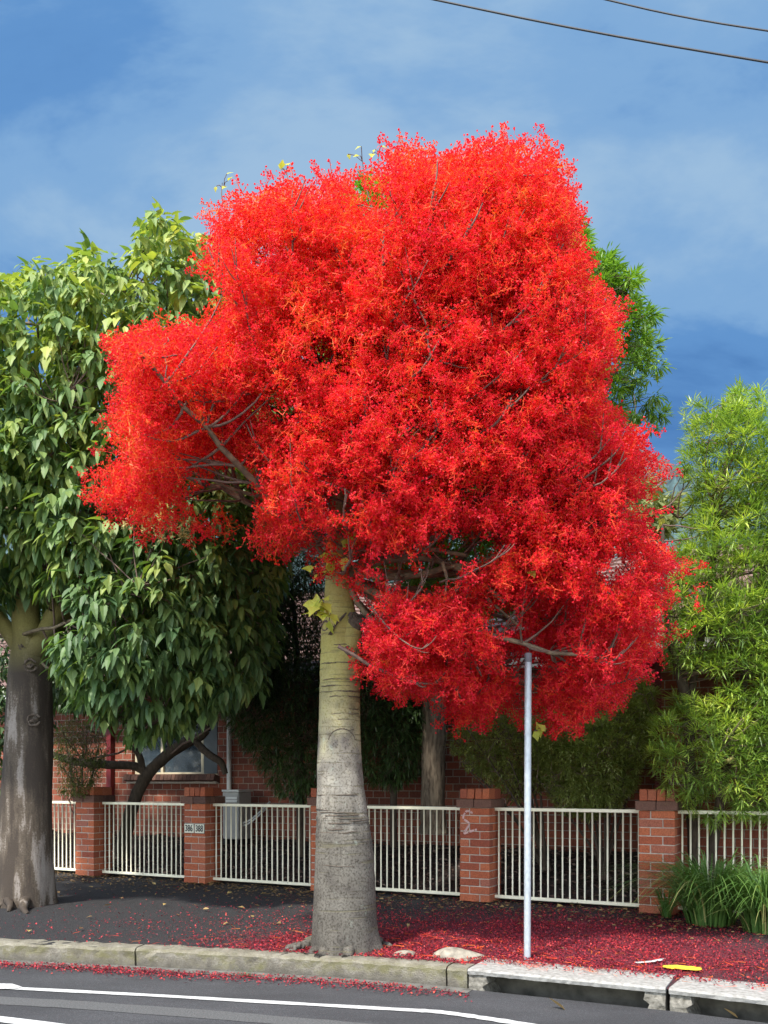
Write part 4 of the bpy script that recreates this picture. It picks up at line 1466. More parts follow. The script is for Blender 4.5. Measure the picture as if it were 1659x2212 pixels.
# ------------------------------------------------------------------ green-leaved tree on the left
GZ = 10.1
gbase = px(57, 1948, GZ); gbase[2] = path_z(gbase[0], gbase[1])
gt_ = thing('green_tree', gbase, 'broad-leaved green tree with blotched grey trunk at the left edge', 'tree')
prof2 = [(1965, 56, 66), (1945, 57, 60), (1850, 57, 56), (1750, 58, 53), (1650, 60, 51), (1550, 62, 49), (1480, 64, 46), (1430, 66, 43), (1395, 66, 38), (1375, 66, 33)]
pr2 = smooth_path([(y, x, w_) for y, x, w_ in prof2], 70)
V = []
tp2 = []
for y, x, w_ in pr2:
    c = px(x, y, GZ); r_ = w_ * GZ / FPX
    tp2.append(c)
    for j in range(32):
        t = 2 * math.pi * j / 32
        low = max(0, (y - 1900) / 60)
        f = 1 + 0.02 * math.sin(3 * t + y / 80) + 0.015 * math.sin(5 * t - y / 50) + low * 0.07 * math.sin(5 * t) + rng.normal(0, 0.004)
        for sy, sx, sw_ in ((1440, 4.6, 12), (1555, 4.9, 14)):
            f += 0.07 * math.exp(-((y - sy) / sw_) ** 2 - ((t - sx) / 0.28) ** 2)
        V.append(c + np.array([math.cos(t), math.sin(t), 0]) * r_ * f)
n = len(pr2)
F = [[i * 32 + j, i * 32 + (j + 1) % 32, (i + 1) * 32 + (j + 1) % 32, (i + 1) * 32 + j] for i in range(n - 1) for j in range(32)]
tk = Acc().add(V, F)
forks = [[(66, 1420, 0, 36), (58, 1360, -0.1, 30), (55, 1300, -0.15, 27), (60, 1200, -0.1, 22), (90, 1050, 0, 17), (120, 900, 0, 13), (140, 760, 0, 9), (150, 660, 0, 5)],
         [(70, 1415, -0.05, 30), (95, 1375, -0.15, 20), (125, 1315, -0.25, 19), (170, 1260, -0.3, 17), (240, 1180, -0.3, 15), (320, 1080, -0.2, 12), (380, 900, 0, 9), (400, 700, 0, 5)],
         [(62, 1415, 0, 30), (30, 1380, -0.05, 18), (-5, 1335, -0.1, 17), (-90, 1240, -0.1, 14), (-170, 1080, 0, 11), (-200, 850, 0, 6)],
         [(70, 1400, 0.1, 26), (140, 1340, 0.3, 18), (260, 1290, 0.5, 15), (400, 1260, 0.5, 12), (520, 1260, 0.4, 6)]]
gnodes = []
for f_ in forks:
    q = smooth_path([tuple(px(x, y, GZ + dz)) + (w_ * GZ / FPX,) for x, y, dz, w_ in f_], 26)
    tk.tube(q[:, :3], q[:, 3], 14, 0, 0.5, True, 0.02)
    gnodes.append(q[4:, :3])
trunk2 = tk.build('trunk', M['bark2'], gt_, smooth=True)
for x, y, rx, ry, dz in ((66, 1437, 13, 13, 0.235), (64, 1330, 12, 10, 0.15), (73, 1555, 14, 12, 0.245), (48, 1395, 6, 9, 0.2)):
    sc = Acc()
    t = np.linspace(0.3, 2 * math.pi - 0.5, 18)
    sc.tube([px(x + rx * math.cos(q) * (1 + rng.normal(0, 0.05)), y + ry * math.sin(q) * (1 + rng.normal(0, 0.05)), GZ - dz + 0.004) for q in t], 0.011, 6, 0, 0.5, True, 0.35)
    sc.tube([px(x - rx * 0.6, y + ry * 0.25, GZ - dz + 0.012), px(x, y + ry * 0.05, GZ - dz - 0.004), px(x + rx * 0.5, y - ry * 0.15, GZ - dz + 0.012)], [0.012, 0.022, 0.010], 7, 0, 0.5, True, 0.35)
    sc.build('limb_scar', M['scar'], trunk2)
for x1_, y1_, r_ in ((18, 1968, 0.05), (-20, 1962, 0.05), (110, 1955, 0.05), (60, 1972, 0.06)):
    gx, gd = gp(x1_, y1_, -0.015)
    P = bez(gbase + [(-0.1 if x1_ < 50 else 0.1), -0.25, 0.08], (gbase + [gx, gd, 0]) / 2 * [0, 0, 0] + [(gbase[0] + gx) / 2, gd + 0.12, 0.03], [gx, gd, -0.03], 9)
    Acc().tube(P, np.linspace(r_, r_ * 0.4, 9), 8, 0, 0.5, True, 0.1).build('root', M['bark2'], gt_, smooth=True)

green_poly = [(-330, 760), (-200, 640), (-60, 600), (20, 585), (60, 572), (105, 585), (160, 565), (185, 515), (215, 512), (232, 548), (300, 525), (318, 475), (350, 462), (420, 492), (470, 530), (505, 600), (530, 680), (570, 760), (620, 860), (650, 960), (650, 1100), (625, 1220), (602, 1330), (590, 1420), (560, 1490), (500, 1530), (440, 1555), (360, 1585), (290, 1595), (230, 1550), (160, 1515), (125, 1440), (112, 1395), (150, 1330), (140, 1290), (95, 1300), (60, 1300), (0, 1320), (-120, 1370), (-330, 1300)]
gholes = [(75, 765, 22, 45), (20, 745, 22, 22), (300, 800, 20, 18), (190, 690, 16, 14), (130, 900, 14, 12), (45, 1330, 48, 40), (130, 1330, 30, 60), (10, 880, 16, 14)]
P2, N2 = crown_points(green_poly, GZ, 1.6, 1700, 0.16, gholes, 0.66, 0.45, None, None, 200, 0.06)
lb = Acc()
branches(lb, np.concatenate(gnodes), P2[::2], 26, 0.035, 0, 1, 0.25, 0.08, 0.008, 0.010, 6, 2.9)
lb.build('branches', [M['limb'], M['twig']], gt_, smooth=True)
lf = Acc()
tone = np.clip(rng.random(len(P2)) * 0.6 + 0.45 * np.clip((P2[:, 2] - 4.2) / 3.0, -0.6, 1) + 0.1, 0, 1)  # paler high up, darker below: lit top and shaded underside put into leaf tone
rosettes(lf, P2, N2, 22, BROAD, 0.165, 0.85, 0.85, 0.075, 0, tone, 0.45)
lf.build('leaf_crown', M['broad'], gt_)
yb = Acc()
for x, y, r_ in ((330, 1115, 20), (360, 1105, 22), (390, 1120, 22), (410, 1105, 16), (345, 1135, 14), (400, 1135, 14), (310, 1120, 10), (270, 1110, 8)):
    k = 60
    O = px(x, y + 22, GZ - 1.95) + rng.normal(0, 1, (k, 3)) * r_ * 0.0022
    X, Y, Z = frames(rand_unit(k), rand_unit(k))
    yb.place(FINE[1][0], FINE[1][1], O, X, Y, Z, 0.035, 0, rng.random(k))
    yb.place(FINE[1][0], FINE[1][2], O, X, Y, Z, 0.035, 0, rng.random(k))
yb.build('yellow_blossom', M['yellowbloom'], gt_)

# ------------------------------------------------------------------ other garden trees and shrubs
def plant(name, label, cat, at_, poly, z0, tmax, n, gap, leaf, mat, per, length, out, down, rad, stems, smat, holes_=(), twig=True, nl=10, r0=0.03, edge=150, front=0.66, part='crown', tone=None, shell=0.45, dfun=None, ymin=None, group=None):
    th = thing(name, at_, label, cat, group)
    tk_ = Acc(); nodes = []
    for st in stems:
        q = smooth_path([tuple(px(x, y, d)) + (w_ * d / FPX,) for x, y, d, w_ in st], max(14, 6 * len(st)))
        tk_.tube(q[:, :3], q[:, 3], 12, 0, 0.5, True, 0.05)
        nodes.append(q[len(q) // 4:, :3])
    tk_.build('trunk', smat, th, smooth=True)
    P, Nn = crown_points(poly, z0, tmax, n, gap, holes_, front, shell, dfun, ymin, edge)
    if twig:
        bb = Acc()
        branches(bb, np.concatenate(nodes), P[::2], nl, r0, 0, 0, 0.35, 0.05, 0.006, 0.007, 5, -9)
        bb.build('branches', M['twig'], th, smooth=True)
    lf_ = Acc()
    rosettes(lf_, P, Nn, per, leaf, length, out, down, rad, 0, None if tone is None else tone(P))
    lf_.build(part, mat, th)
    return th, P


# tall narrow-leaved tree rising behind the blossom
TB = fp(s_at(935, 0.95), 0.95, 0.2)
tall_poly = [(700, 520), (730, 430), (790, 385), (860, 375), (950, 390), (1080, 400), (1190, 450), (1250, 480), (1290, 520), (1320, 535), (1325, 565), (1375, 590), (1400, 660), (1425, 700), (1400, 720), (1430, 740), (1425, 790), (1405, 800), (1430, 830), (1462, 880), (1445, 925), (1400, 930), (1360, 935), (1320, 920), (1280, 1000), (1220, 1200), (1130, 1330), (960, 1370), (820, 1310), (740, 1100), (680, 800)]
plant('tall_tree', 'tall bright green narrow-leaved tree rising behind the red blossom', 'tree', TB, tall_poly, 10.9, 1.4, 1700, 0.14, SLIV3, M['narrow'], 70, 0.108, 1.0, 0.15, 0.06,
      [[(936, 1800, TB[1], 30), (935, 1740, TB[1], 27), (937, 1600, TB[1], 26), (938, 1480, TB[1], 25), (940, 1300, TB[1], 22), (960, 1100, 10.9, 17), (1000, 850, 10.9, 13), (1040, 620, 10.9, 8), (1050, 480, 10.9, 4)],
       [(938, 1300, TB[1], 15), (1050, 1120, 10.9, 12), (1200, 950, 10.9, 9), (1330, 800, 10.9, 5)],
       [(1000, 850, 10.9, 9), (880, 650, 10.9, 7), (800, 480, 10.9, 4)]],
      M['greybark'], [(1335, 775, 26, 12)], True, 16, 0.04, 75, 0.7, 'leaf_crown')
# the little shoot sticking out to its right
# bottlebrush at the right, leaning over the fence
BBASE = fp(s_at(1520, 0.45), 0.45, 0.06)
bb_poly = [(1462, 1000), (1475, 945), (1485, 900), (1500, 850), (1525, 880), (1560, 895), (1590, 820), (1610, 800), (1640, 850), (1720, 900), (1840, 1050), (1860, 1400), (1840, 1740), (1700, 1800), (1600, 1775), (1520, 1790), (1470, 1745), (1420, 1710), (1392, 1640), (1400, 1560), (1440, 1520), (1460, 1470), (1425, 1400), (1425, 1330), (1435, 1250), (1448, 1190), (1478, 1130), (1482, 1060)]
plant('bottlebrush_tree', 'light green bottlebrush with starry leaf tips hanging over the fence corner', 'tree', BBASE, bb_poly, 9.35, 0.8, 1500, 0.10, SLIV2, M['brushleaf'], 46, 0.115, 1.0, -0.22, 0.045,
      [[(1500, 1880, BBASE[1], 12), (1492, 1700, 9.4, 11), (1485, 1540, 9.3, 10), (1462, 1440, 9.2, 8), (1440, 1330, 9.2, 6), (1430, 1100, 9.2, 3)],
       [(1490, 1600, 9.4, 9), (1500, 1450, 9.4, 8), (1530, 1300, 9.4, 7), (1560, 1050, 9.4, 5), (1600, 850, 9.4, 2)],
       [(1530, 1880, BBASE[1], 12), (1580, 1600, 9.5, 10), (1640, 1300, 9.5, 8), (1680, 1000, 9.5, 4)],
       [(1486, 1520, 9.3, 7), (1475, 1430, 9.3, 6), (1478, 1330, 9.3, 4)]],
      M['darkbark'], [(1440, 1060, 22, 46), (1515, 1480, 60, 40), (1610, 1470, 26, 26), (1560, 1730, 22, 16), (1560, 1120, 18, 26), (1600, 1250, 18, 22), (1470, 1130, 18, 18)], True, 22, 0.03, 120, 0.72, 'leaf_crown', None, 0.5)
fl = Acc()
c = px(1577, 1640, 8.7)
fl.tube([c - [0.03, 0, 0.02], c + [0.03, 0, 0.02]], [0.018, 0.014], 8)
O = c + rng.normal(0, 0.012, (60, 3)) + rng.uniform(-1, 1, (60, 1)) * np.array([[0.035, 0, 0.02]])
X, Y, Z = frames(rand_unit(60), rand_unit(60))
fl.place(FINE[0][0], FINE[0][1], O, X, Y, Z, 0.035, 0, rng.random(60))
bbt = bpy.data.objects['bottlebrush_tree']
fl.build('flower_spike', M['yellowbloom'], bbt)

# wispy shrubs behind the railing
SH1 = fp(s_at(1300, 0.55), 0.55, 0.08)
sh_poly = [(1180, 1500), (1250, 1560), (1330, 1520), (1390, 1450), (1430, 1500), (1415, 1600), (1390, 1690), (1340, 1750), (1280, 1780), (1200, 1760), (1150, 1650), (1140, 1560)]


def fan(bx, by, d, tips, w0=3.4):
    return [[(bx + rng.normal(0, 8), by, d, w0), ((bx * 1.3 + tx * 0.7) / 2, (by * 1.1 + ty * 0.9) / 2, d + rng.normal(0, 0.1), w0 * 0.75), (tx, ty, d + rng.normal(0, 0.2), w0 * 0.3)] for tx, ty in tips]


plant('garden_shrub', 'dense dark olive shrub behind the railing, right of the steel post', 'shrub', SH1, sh_poly, 10.2, 0.5, 850, 0.06, FINE, M['fine'], 64, 0.048, 1.0, -0.1, 0.055,
      fan(1310, 1900, SH1[1], [(1180, 1600), (1220, 1540), (1270, 1620), (1300, 1560), (1340, 1540), (1380, 1500), (1400, 1600), (1240, 1700), (1350, 1650), (1160, 1680)]), M['darkbark'], (), True, 30, 0.012, 110, 0.7, 'leaf_crown', None, 0.6)
SH2 = fp(s_at(1150, 0.6), 0.6, 0.09)
sh2_poly = [(955, 1600), (1000, 1540), (1070, 1500), (1130, 1540), (1190, 1560), (1200, 1660), (1170, 1720), (1100, 1740), (1060, 1700), (1000, 1660)]
plant('garden_shrub', 'thin wispy shrub with brown stems behind the railing, left of the steel post', 'shrub', SH2, sh2_poly, 10.7, 0.45, 480, 0.065, FINE, M['fine'], 44, 0.048, 1.0, -0.15, 0.055,
      fan(1180, 1880, SH2[1], [(960, 1600), (1000, 1560), (1040, 1540), (1080, 1520), (1120, 1560), (1000, 1650), (1060, 1620), (1150, 1560), (1100, 1640)]), M['darkbark'], (), True, 24, 0.01, 100, 0.7, 'leaf_crown', None, 0.6)

# dark feathery trees each side of the trunk
FT = fp(s_at(640, 0.9), 0.9, 0.2)
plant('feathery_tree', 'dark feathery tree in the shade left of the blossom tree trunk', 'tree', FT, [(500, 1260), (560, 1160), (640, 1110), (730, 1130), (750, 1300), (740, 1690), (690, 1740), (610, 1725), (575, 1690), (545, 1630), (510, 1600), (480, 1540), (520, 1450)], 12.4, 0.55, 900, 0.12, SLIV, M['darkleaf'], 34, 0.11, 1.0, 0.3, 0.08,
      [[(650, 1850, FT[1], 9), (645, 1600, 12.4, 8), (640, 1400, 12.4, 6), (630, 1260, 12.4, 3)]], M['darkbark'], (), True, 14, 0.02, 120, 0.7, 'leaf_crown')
FT2 = fp(s_at(850, 1.1), 1.1, 0.25)
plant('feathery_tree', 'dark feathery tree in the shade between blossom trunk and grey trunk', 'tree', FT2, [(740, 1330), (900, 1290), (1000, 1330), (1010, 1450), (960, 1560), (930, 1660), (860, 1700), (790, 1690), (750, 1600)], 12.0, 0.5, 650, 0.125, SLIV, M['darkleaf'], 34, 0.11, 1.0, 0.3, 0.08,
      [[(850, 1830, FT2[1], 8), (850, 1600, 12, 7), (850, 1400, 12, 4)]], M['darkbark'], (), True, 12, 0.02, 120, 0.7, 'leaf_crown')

# crooked old tree behind the number pier
CT = fp(s_at(268, 0.6), 0.6, 0.1)
plant('crooked_tree', 'crooked dark-barked tree leaning behind the number plate pier', 'tree', CT, [(40, 1380), (80, 1250), (330, 1150), (560, 1170), (620, 1280), (640, 1420), (590, 1530), (520, 1560), (430, 1500), (260, 1500), (150, 1530), (60, 1500)], 12.6, 0.9, 560, 0.17, BROAD, M['darkleaf'], 16, 0.14, 0.8, 0.7, 0.11,
      [[(262, 1850, CT[1], 17), (272, 1800, CT[1], 15), (290, 1730, CT[1], 13.5), (318, 1675, CT[1], 13), (362, 1630, CT[1], 12.5), (405, 1603, CT[1], 12), (432, 1592, CT[1], 9), (448, 1578, CT[1], 7)],
       [(420, 1598, CT[1], 8), (438, 1618, CT[1] - 0.1, 8), (458, 1634, CT[1] - 0.2, 8), (478, 1648, CT[1] - 0.2, 7.5), (487, 1672, CT[1] - 0.2, 6)],
       [(320, 1672, CT[1], 10), (290, 1655, CT[1], 9), (230, 1652, CT[1], 9), (160, 1645, CT[1], 8), (100, 1625, CT[1], 7)],
       [(310, 1670, CT[1], 8), (300, 1630, CT[1], 7), (280, 1605, CT[1], 5), (270, 1560, CT[1], 4)],
       [(372, 1628, CT[1], 5), (364, 1600, CT[1] - 0.05, 4), (368, 1575, CT[1], 3.5), (380, 1500, CT[1], 3)],
       [(448, 1580, CT[1], 7), (440, 1520, CT[1], 6), (420, 1400, CT[1], 5), (400, 1250, CT[1], 3)]],
      M['darkbark'], (), True, 16, 0.03, 130, 0.7, 'leaf_crown')

# fine light-green bush beside the green tree trunk
FB = fp(s_at(185, 0.7), 0.7, 0.12)
plant('garden_shrub', 'fine light green bush beside the green tree trunk', 'shrub', FB, [(112, 1580), (150, 1545), (210, 1560), (245, 1600), (235, 1640), (215, 1700), (180, 1730), (120, 1720)], 12.9, 0.35, 300, 0.07, FINE, leaf_mat('lime_fine_leaf', [(0.0, (0.045, 0.07, 0.015)), (1.0, (0.15, 0.19, 0.035))], 0.5, 0.3), 40, 0.038, 1.0, 0.1, 0.06,
      fan(175, 1840, FB[1], [(140, 1590), (180, 1580), (215, 1600), (170, 1680), (200, 1690)]), M['darkbark'], (), True, 14, 0.01, 60, 0.7, 'leaf_crown', None, 0.6)

LS = fp(s_at(-20, 0.7), 0.7, 0.12)
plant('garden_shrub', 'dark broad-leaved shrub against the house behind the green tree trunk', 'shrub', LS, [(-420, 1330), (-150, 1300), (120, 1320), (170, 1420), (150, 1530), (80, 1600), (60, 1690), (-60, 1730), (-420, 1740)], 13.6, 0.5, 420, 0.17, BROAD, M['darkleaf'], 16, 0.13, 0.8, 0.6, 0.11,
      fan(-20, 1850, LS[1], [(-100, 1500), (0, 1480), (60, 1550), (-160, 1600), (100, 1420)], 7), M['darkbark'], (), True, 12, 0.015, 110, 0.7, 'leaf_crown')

# distant trees and the wooded hill
for x, y, d, w_, h_, lab in ((1405, 1120, 34, 70, 60, 'pale yellow-green tree beyond the house roof, nearest the bottlebrush'), (1385, 1085, 44, 46, 70, 'thin pale-trunked gum tree in front of the blue hill')):
    th = thing('distant_tree', px(x, y + 400, d) * [1, 1, 0], lab, 'tree', 'far trees beyond the house')
    Acc().tube([px(x, y + 620, d) * [1, 1, 0], px(x, y + h_ * 0.3, d), px(x + 4, y - h_ * 0.6, d)], [0.25, 0.14, 0.05], 8).build('trunk', M['lintel'], th)
    k = 1500
    q = rng.normal(0, 1, (k, 2)) * [w_ * 0.42, h_ * 0.42]
    cl = rng.normal(0, 1, (24, 2)) * [w_ * 0.4, h_ * 0.4]
    q = cl[rng.integers(0, 24, k)] + rng.normal(0, 1, (k, 2)) * [w_ * 0.12, h_ * 0.12]
    O = np.stack([(x + q[:, 0] - CX) * d / FPX, d + rng.normal(0, 0.6, k), CAM_Z - (y + q[:, 1] - HY) * d / FPX], 1)
    X, Y, Z = frames(rand_unit(k), rand_unit(k))
    ac = Acc(); v_ = rng.random(k)
    ac.place(FINE[1][0], FINE[1][1], O, X, Y, Z, 0.42, 0, v_)
    ac.place(FINE[1][0], FINE[1][2], O, X, Y, Z, 0.42, 0, v_)
    ac.build('crown', M['farleaf'], th)

a = Acc()
nx, ny = 260, 60
xs = np.linspace(-500, 700, nx); ys = np.linspace(420, 900, ny)
XX, YY = np.meshgrid(xs, ys, indexing='ij')
ridge = 262 + 22 * np.sin(XX / 130 + 1) + 12 * np.sin(XX / 57)
H = ridge * np.clip((YY - 420) / 330, 0, 1) ** 0.8 + rng.normal(0, 3.2, XX.shape) + 4 * np.sin(XX / 9) * np.sin(YY / 11)
H[:, 0] = -1
a.add(np.stack([XX, YY, H], -1).reshape(-1, 3), [[i * ny + j, (i + 1) * ny + j, (i + 1) * ny + j + 1, i * ny + j + 1] for i in range(nx - 1) for j in range(ny - 1)])
tag(a.build('hill', M['hill'], smooth=False), kind='structure')

# ------------------------------------------------------------------ strappy grass clumps by the last pier
def grass_clump(x, d, label, nbl, L_, spread):
    c = np.array([(x - CX) * d / FPX, d, 0.0]); c[2] = path_z(c[0], c[1])
    th = thing('grass_clump', c, label, 'plant', 'strappy clumps at the foot of the fence')
    ac = Acc()
    for i in range(nbl):
        az = rng.random() * 2 * math.pi
        h = np.array([math.cos(az), math.sin(az), 0])
        ln = L_ * (0.5 + 0.7 * rng.random()); lean = 0.28 + 0.68 * rng.random()
        p0 = c + h * rng.random() * spread
        t = np.linspace(0, 1, 8)
        pts = p0 + h[None] * (ln * lean * t ** 1.5)[:, None] * 0.95 + np.array([0, 0, 1.0])[None] * (ln * (t - (0.45 + 0.35 * lean) * t ** 2.3))[:, None]
        pts[:, 2] = np.maximum(pts[:, 2], c[2] + 0.005)
        sd_ = np.array([-h[1], h[0], 0]); w_ = 0.0085 * (1 - t ** 2 * 0.95) * (0.7 + 0.6 * rng.random())
        V = np.concatenate([pts + sd_ * w_[:, None], pts - sd_ * w_[:, None]])
        F = [[k, k + 8, k + 9, k + 1] for k in range(7)]
        v_ = rng.random()
        if lean > 0.93:
            v_ = 0.85 + 0.15 * v_
        else:
            v_ *= 0.8
        ac.add(V, F, 0, v_)
    ac.build('blades', M['strap'], th)


grass_clump(1535, 8.62, 'strappy green grass clump between the last pier and the frame edge', 620, 1.25, 0.22)
grass_clump(1655, 8.2, 'strappy green grass clump cut by the right frame edge', 560, 1.2, 0.2)
grass_clump(1438, 9.0, 'thin grassy tuft at the foot of the last brick pier', 28, 0.62, 0.05)
for x, y, lab in ((532, 2110, 'small green grass tuft growing in the gutter against the kerb'),):
    gx, gd = gp(x, y, ROAD)
    th = thing('grass_tuft', (gx, gd, ROAD), lab, 'grass tuft')
    ac = Acc()
    for i in range(46):
        az = rng.random() * 2 * math.pi; h = np.array([math.cos(az), 0.4 * math.sin(az), 0])
        ln = 0.03 + 0.10 * rng.random() ** 2
        p0 = np.array([gx, gd, ROAD]) + h * 0.04 * rng.random()
        t = np.linspace(0, 1, 4)
        pts = p0 + h[None] * (ln * 0.7 * t)[:, None] + np.array([0, 0, 1.0]) * (ln * (t - 0.3 * t * t))[:, None]
        w_ = 0.003 * (1 - t * 0.9)
        sd_ = np.array([-h[1], h[0] + 0.2, 0])
        ac.add(np.concatenate([pts + sd_ * w_[:, None], pts - sd_ * w_[:, None]]), [[k, k + 4, k + 5, k + 1] for k in range(3)], 0, rng.random())
    ac.build('blades', M['strap'], th)

# ------------------------------------------------------------------ steel post, cables
pxx, pd = gp(1139, 2069, -0.02)
post = thing('steel_post', (pxx, pd, -0.02), 'bare galvanised steel post without a sign, standing in fallen blossom', 'post')
Acc().tube([(pxx, pd, -0.10), (pxx + 0.002, pd, 0.6), (pxx + 0.004, pd, 1.6), (pxx + 0.007, pd, 2.235)], 0.0265, 20, 0, 0.5, False).build('pole', M['galv'], post, smooth=True)
Acc().tube([(pxx + 0.007, pd, 2.236), (pxx + 0.007, pd, 2.300), (pxx + 0.007, pd, 2.306)], [0.0285, 0.0285, 0.024], 20).build('cap', M['galvend'], post, smooth=True)


def cable(p, q, lab, r_=0.0075):
    p, q = np.array(p), np.array(q)
    d = q - p
    pts = []
    for t in np.linspace(-4, 5, 60):
        w_ = p + d * t
        w_ = w_ - np.array([0, 0, 0.12 * t * (1 - t) * -1 * -1]) if 0 <= t <= 1 else w_
        pts.append(w_)
    o = Acc().tube(pts, r_, 8).build('power_cable', M['cable'], smooth=True)
    tag(o, lab, 'cable', 'overhead cables')


cable(px(945, 0, 11.0), px(1659, 134, 9.6), 'lower black overhead cable, the longer one across the sky', 0.011)
cable(px(1315, 0, 11.4), px(1659, 66, 10.6), 'upper black overhead cable, the shorter one in the sky corner', 0.010)

# ------------------------------------------------------------------ paint marks, stone, fallen things
def ground_patch(name, pts, mat, z=0.006):
    P = []
    for x, y in pts:
        gx, gd = gp(x, y, -0.03)
        P.append((gx, gd, path_z(gx, gd) + z))
    c = np.mean(P, 0)
    P2_ = []
    m = len(P)
    for i in range(m):
        for k in range(6):
            q = np.array(P[i]) * (1 - k / 6) + np.array(P[(i + 1) % m]) * k / 6
            P2_.append(q + np.append(rng.normal(0, 0.006, 2), 0))
    V = np.vstack([c, P2_]); k = len(P2_)
    F = [[0, 1 + i, 1 + (i + 1) % k] for i in range(k)]
    return tag(Acc().add(V, F).build(name, mat), kind='structure')


ground_patch('yellow_marking', [(1431, 2092), (1462, 2091), (1500, 2095), (1516, 2098), (1512, 2103), (1460, 2100), (1434, 2097)], M['yellow'], 0.022)
ground_patch('white_marking', [(1372, 2085), (1400, 2083), (1436, 2077), (1432, 2081), (1402, 2086), (1375, 2088)], M['white'], 0.022)

gx, gd = gp(985, 2068, -0.03)
st = thing('stone', (gx, gd, -0.03), 'flat weathered stone bedded in fallen blossom beside the kerb', 'stone')
ac = Acc()
ii = np.linspace(0, math.pi / 2, 9); jj = np.linspace(0, 2 * math.pi, 28, endpoint=False)
V = []
for i_ in ii:
    for j_ in jj:
        f = 1 + 0.12 * math.sin(3 * j_ + 2 * i_) + 0.08 * math.sin(7 * j_) + rng.normal(0, 0.02)
        V.append((gx + 0.20 * math.cos(i_) * math.cos(j_) * f + 0.03, gd + 0.12 * math.cos(i_) * math.sin(j_) * f, -0.045 + 0.085 * math.sin(i_) * (1 - 0.5 * math.cos(i_) * math.cos(j_))))
F = [[i_ * 28 + j_, i_ * 28 + (j_ + 1) % 28, (i_ + 1) * 28 + (j_ + 1) % 28, (i_ + 1) * 28 + j_] for i_ in range(8) for j_ in range(28)]
ac.add(V, F).build('stone_body', M['rock'], st, smooth=True)
gx, gd = gp(875, 2062, -0.03)
ac = Acc()
V = []
for i_ in ii:
    for j_ in jj:
        f = 1 + 0.15 * math.sin(2 * j_ + 1) + rng.normal(0, 0.03)
        V.append((gx + 0.09 * math.cos(i_) * math.cos(j_) * f, gd + 0.06 * math.cos(i_) * math.sin(j_) * f, -0.04 + 0.045 * math.sin(i_)))
tag(ac.add(V, F).build('stone', M['rock'], smooth=True), 'small grey stone in fallen blossom just right of the trunk', 'stone')

# fallen blossom on the footpath and in the gutter
PET = (np.array([(-0.5, -0.3, 0), (0.5, -0.4, 0.15), (0.6, 0.4, 0), (-0.4, 0.5, 0.25)]), np.array([[0, 1, 2, 3]]))


def scatter(name, XY, z, size, mat, val, kind='stuff', proto=PET, flat=0.5):
    k = len(XY)
    O = np.c_[XY, z]
    X, Y, Z = frames(unit(np.c_[rng.normal(size=(k, 2)), np.zeros(k)]) + rng.normal(0, flat * 0.35, (k, 3)), np.array([0, 0, 1.0]) + rng.normal(0, flat, (k, 3)))
    ac = Acc()
    for Fq in proto[1:]:
        ac.place(proto[0], Fq, O, X, Y, Z, size, 0, val)
    return tag(ac.build(name, mat), kind=kind)


k = 420000
XY = np.stack([rng.uniform(-5.5, 4.2, k), rng.uniform(5, 13, k)], 1)
ok = (XY[:, 1] > kerb_y(XY[:, 0]) + 0.10 + (XY[:, 0] > 0.6) * (0.10 + 0.22 * rng.random(k))) & (XY[:, 1] < fence_y(XY[:, 0]) + 0.1)
XY = XY[ok]
cl = 0.55 + 0.45 * np.sin(3.7 * XY[:, 0] + 2 * np.sin(2.9 * XY[:, 1])) * np.sin(4.3 * XY[:, 1] + 1.7 * np.sin(3.1 * XY[:, 0]))
den = petal_density(XY[:, 0], XY[:, 1])
XY = XY[rng.random(len(XY)) < 1.5 * den * (0.3 + 0.7 * cl ** 1.5) + 0.003]
scatter('fallen_petals', XY, path_z(XY[:, 0], XY[:, 1]) + 0.014 + 0.006 * rng.random(len(XY)), 0.007 + 0.010 * rng.random(len(XY)) ** 1.5, M['petal'], rng.random(len(XY)) ** 1.5)
k = 9000
x = rng.uniform(-7, 0.6, k)
off = 0.07 + np.abs(rng.normal(0.13, 0.09, k)) + 0.03 * np.sin(3 * x)
keep = rng.random(k) < np.clip(0.75 + 0.2 * np.sin(2.3 * x) - 0.5 * (x > 0.25), 0, 1)
XY = np.stack([x, kerb_y(x) - off], 1)[keep]
scatter('gutter_petals', XY, ROAD + 0.008 + 0.008 * rng.random(len(XY)), 0.008 + 0.009 * rng.random(len(XY)), M['petal'], np.clip(rng.random(len(XY)) ** 1.4, 0, 1))
# red stalks among them
k = 500
x = rng.normal(0.6, 1.3, k); y = kerb_y(x) + 0.15 + np.abs(rng.normal(0.4, 0.5, k))
ok = y < fence_y(x) - 0.1
XY = np.stack([x, y], 1)[ok]
STK = (np.array([(0, -0.5, 0), (0.03, -0.5, 0.02), (0.06, 0.1, 0.05), (0.02, 0.1, 0.05), (-0.05, 0.5, 0.0)]), np.array([[0, 1, 2, 3]]), np.array([[3, 2, 4]]))
scatter('fallen_stalks', XY, path_z(XY[:, 0], XY[:, 1]) + 0.02, 0.06 + 0.08 * rng.random(len(XY)), M['stalk'], rng.random(len(XY)), proto=STK, flat=0.15)

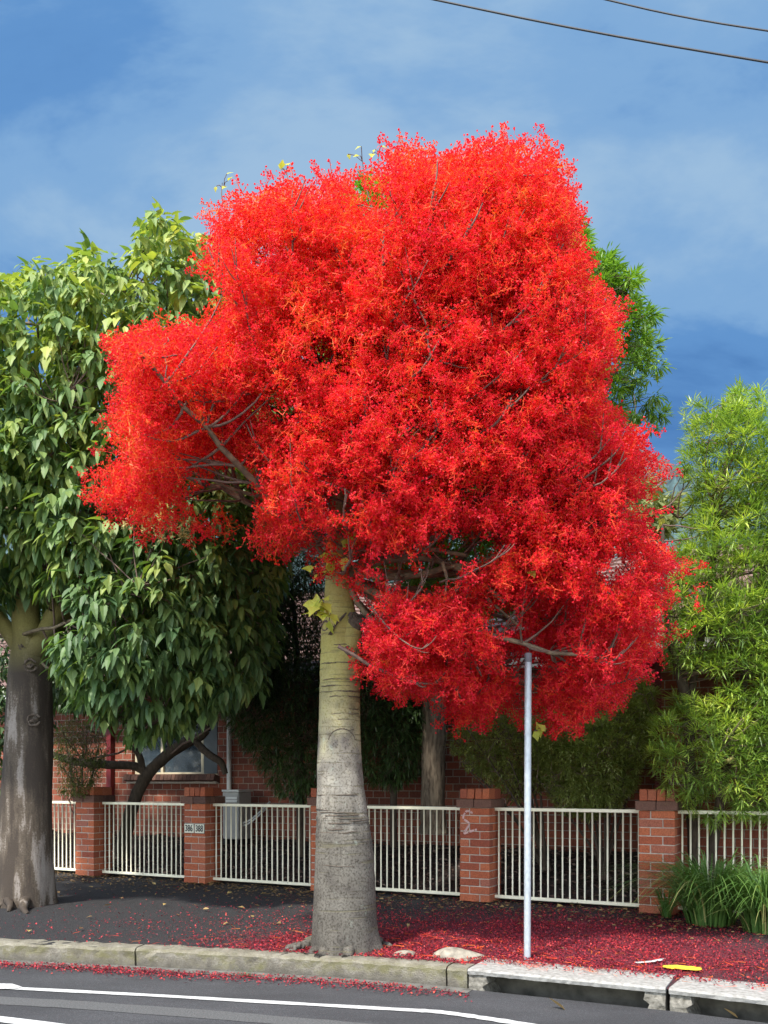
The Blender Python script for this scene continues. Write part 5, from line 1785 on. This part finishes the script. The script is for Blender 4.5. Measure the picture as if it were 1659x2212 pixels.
# dry leaves one can count
DRY = leaf_proto(1, 0.24, -0.1, 0.5)
spots = [(700, 0)] * 0
for x, y in ((350, 1958), (380, 1975), (420, 1956), (520, 1965), (560, 1958), (485, 1998), (495, 2003), (300, 1990), (260, 1945), (200, 1920), (240, 1913), (330, 1915), (400, 1925), (460, 1915), (520, 1925), (590, 1930), (640, 1940), (470, 1945), (170, 2010), (60, 2009), (130, 1935), (550, 1985), (610, 1995), (360, 2025), (280, 1902), (340, 1935), (500, 1935), (560, 1935), (440, 1970), (230, 1960), (190, 1980), (630, 1965), (1000, 1976), (1090, 1960), (1120, 2000), (1210, 1963), (1235, 1960), (1330, 1955), (1350, 1970), (1420, 2005), (1055, 1995), (920, 1975), (880, 2005), (1500, 2030), (1250, 2020), (1600, 2010), (1560, 1998), (1630, 2000), (1310, 2075), (1215, 2048), (855, 2033), (960, 1995), (700, 2000)):
    spots.append((x + rng.normal(0, 4), y + rng.normal(0, 2), -0.012))
proto_leaf = None
for i, (x, y, z) in enumerate(spots):
    gx, gd = gp(x, y, z)
    if proto_leaf is None:
        meshes = []
        for pv, pf in (DRY, leaf_proto(1, 0.30, 0.1, 0.35, True, 6), leaf_proto(1, 0.2, 0.25, 0.4)):
            for q in (0.25, 0.6, 0.95):
                o = Acc().add(pv - [0, 0.5, 0], pf, 0, q).build('fallen_leaf', M['dry'])
                meshes.append(o.data); bpy.data.objects.remove(o)
        proto_leaf = meshes
    o = bpy.data.objects.new('fallen_leaf', meshes[rng.integers(0, len(meshes))]); COL.objects.link(o)
    o.location = (gx, gd, path_z(gx, gd) + 0.024)
    o.rotation_euler = (rng.normal(0, 0.2), rng.normal(0, 0.25), rng.random() * 6.28)
    s_ = 0.042 + 0.040 * rng.random(); o.scale = (s_, s_, s_)
    tag(o, 'dry yellowish leaf lying on the dark footpath', 'fallen leaf', 'dry leaves scattered on the footpath')
for x, y, s_, lab in ((1202, 2180, 0.13, 'large curled brown leaf lying at the first drain slot'), (1578, 2200, 0.10, 'brown leaf heaped at the drain slot by the frame edge')):
    gx, gd = gp(x, y, ROAD)
    o = bpy.data.objects.new('fallen_leaf', meshes[1]); COL.objects.link(o)
    o.location = (gx, gd, ROAD + 0.03); o.scale = (s_, s_, s_); o.rotation_euler = (0.5, 0.3, 1.3)
    tag(o, lab, 'fallen leaf')
# smaller leaf litter on the path and the garden bed
k = 2600
s_ = rng.uniform(-10, 2.5, k); o_ = -np.abs(rng.normal(0, 0.55, k)) - 0.02
XY = np.array([fp(a_, b_)[:2] for a_, b_ in zip(s_, o_)])
XY = XY[XY[:, 1] > kerb_y(XY[:, 0]) + 0.2]
scatter('leaf_litter', XY, path_z(XY[:, 0], XY[:, 1]) + 0.018, 0.025 + 0.03 * rng.random(len(XY)), M['dry'], rng.random(len(XY)) * 0.55, proto=DRY, flat=0.25)
k = 9000
s_ = rng.uniform(-12, 3, k); o_ = rng.uniform(0.02, 1.9, k)
XYZ = np.array([fp(a_, b_, float(bed_z(b_)) + 0.03 + 0.02 * rng.random()) for a_, b_ in zip(s_, o_)])
scatter('bed_litter', XYZ[:, :2], XYZ[:, 2], 0.04 + 0.05 * rng.random(k), M['litter'], rng.random(k), proto=DRY, flat=0.45)
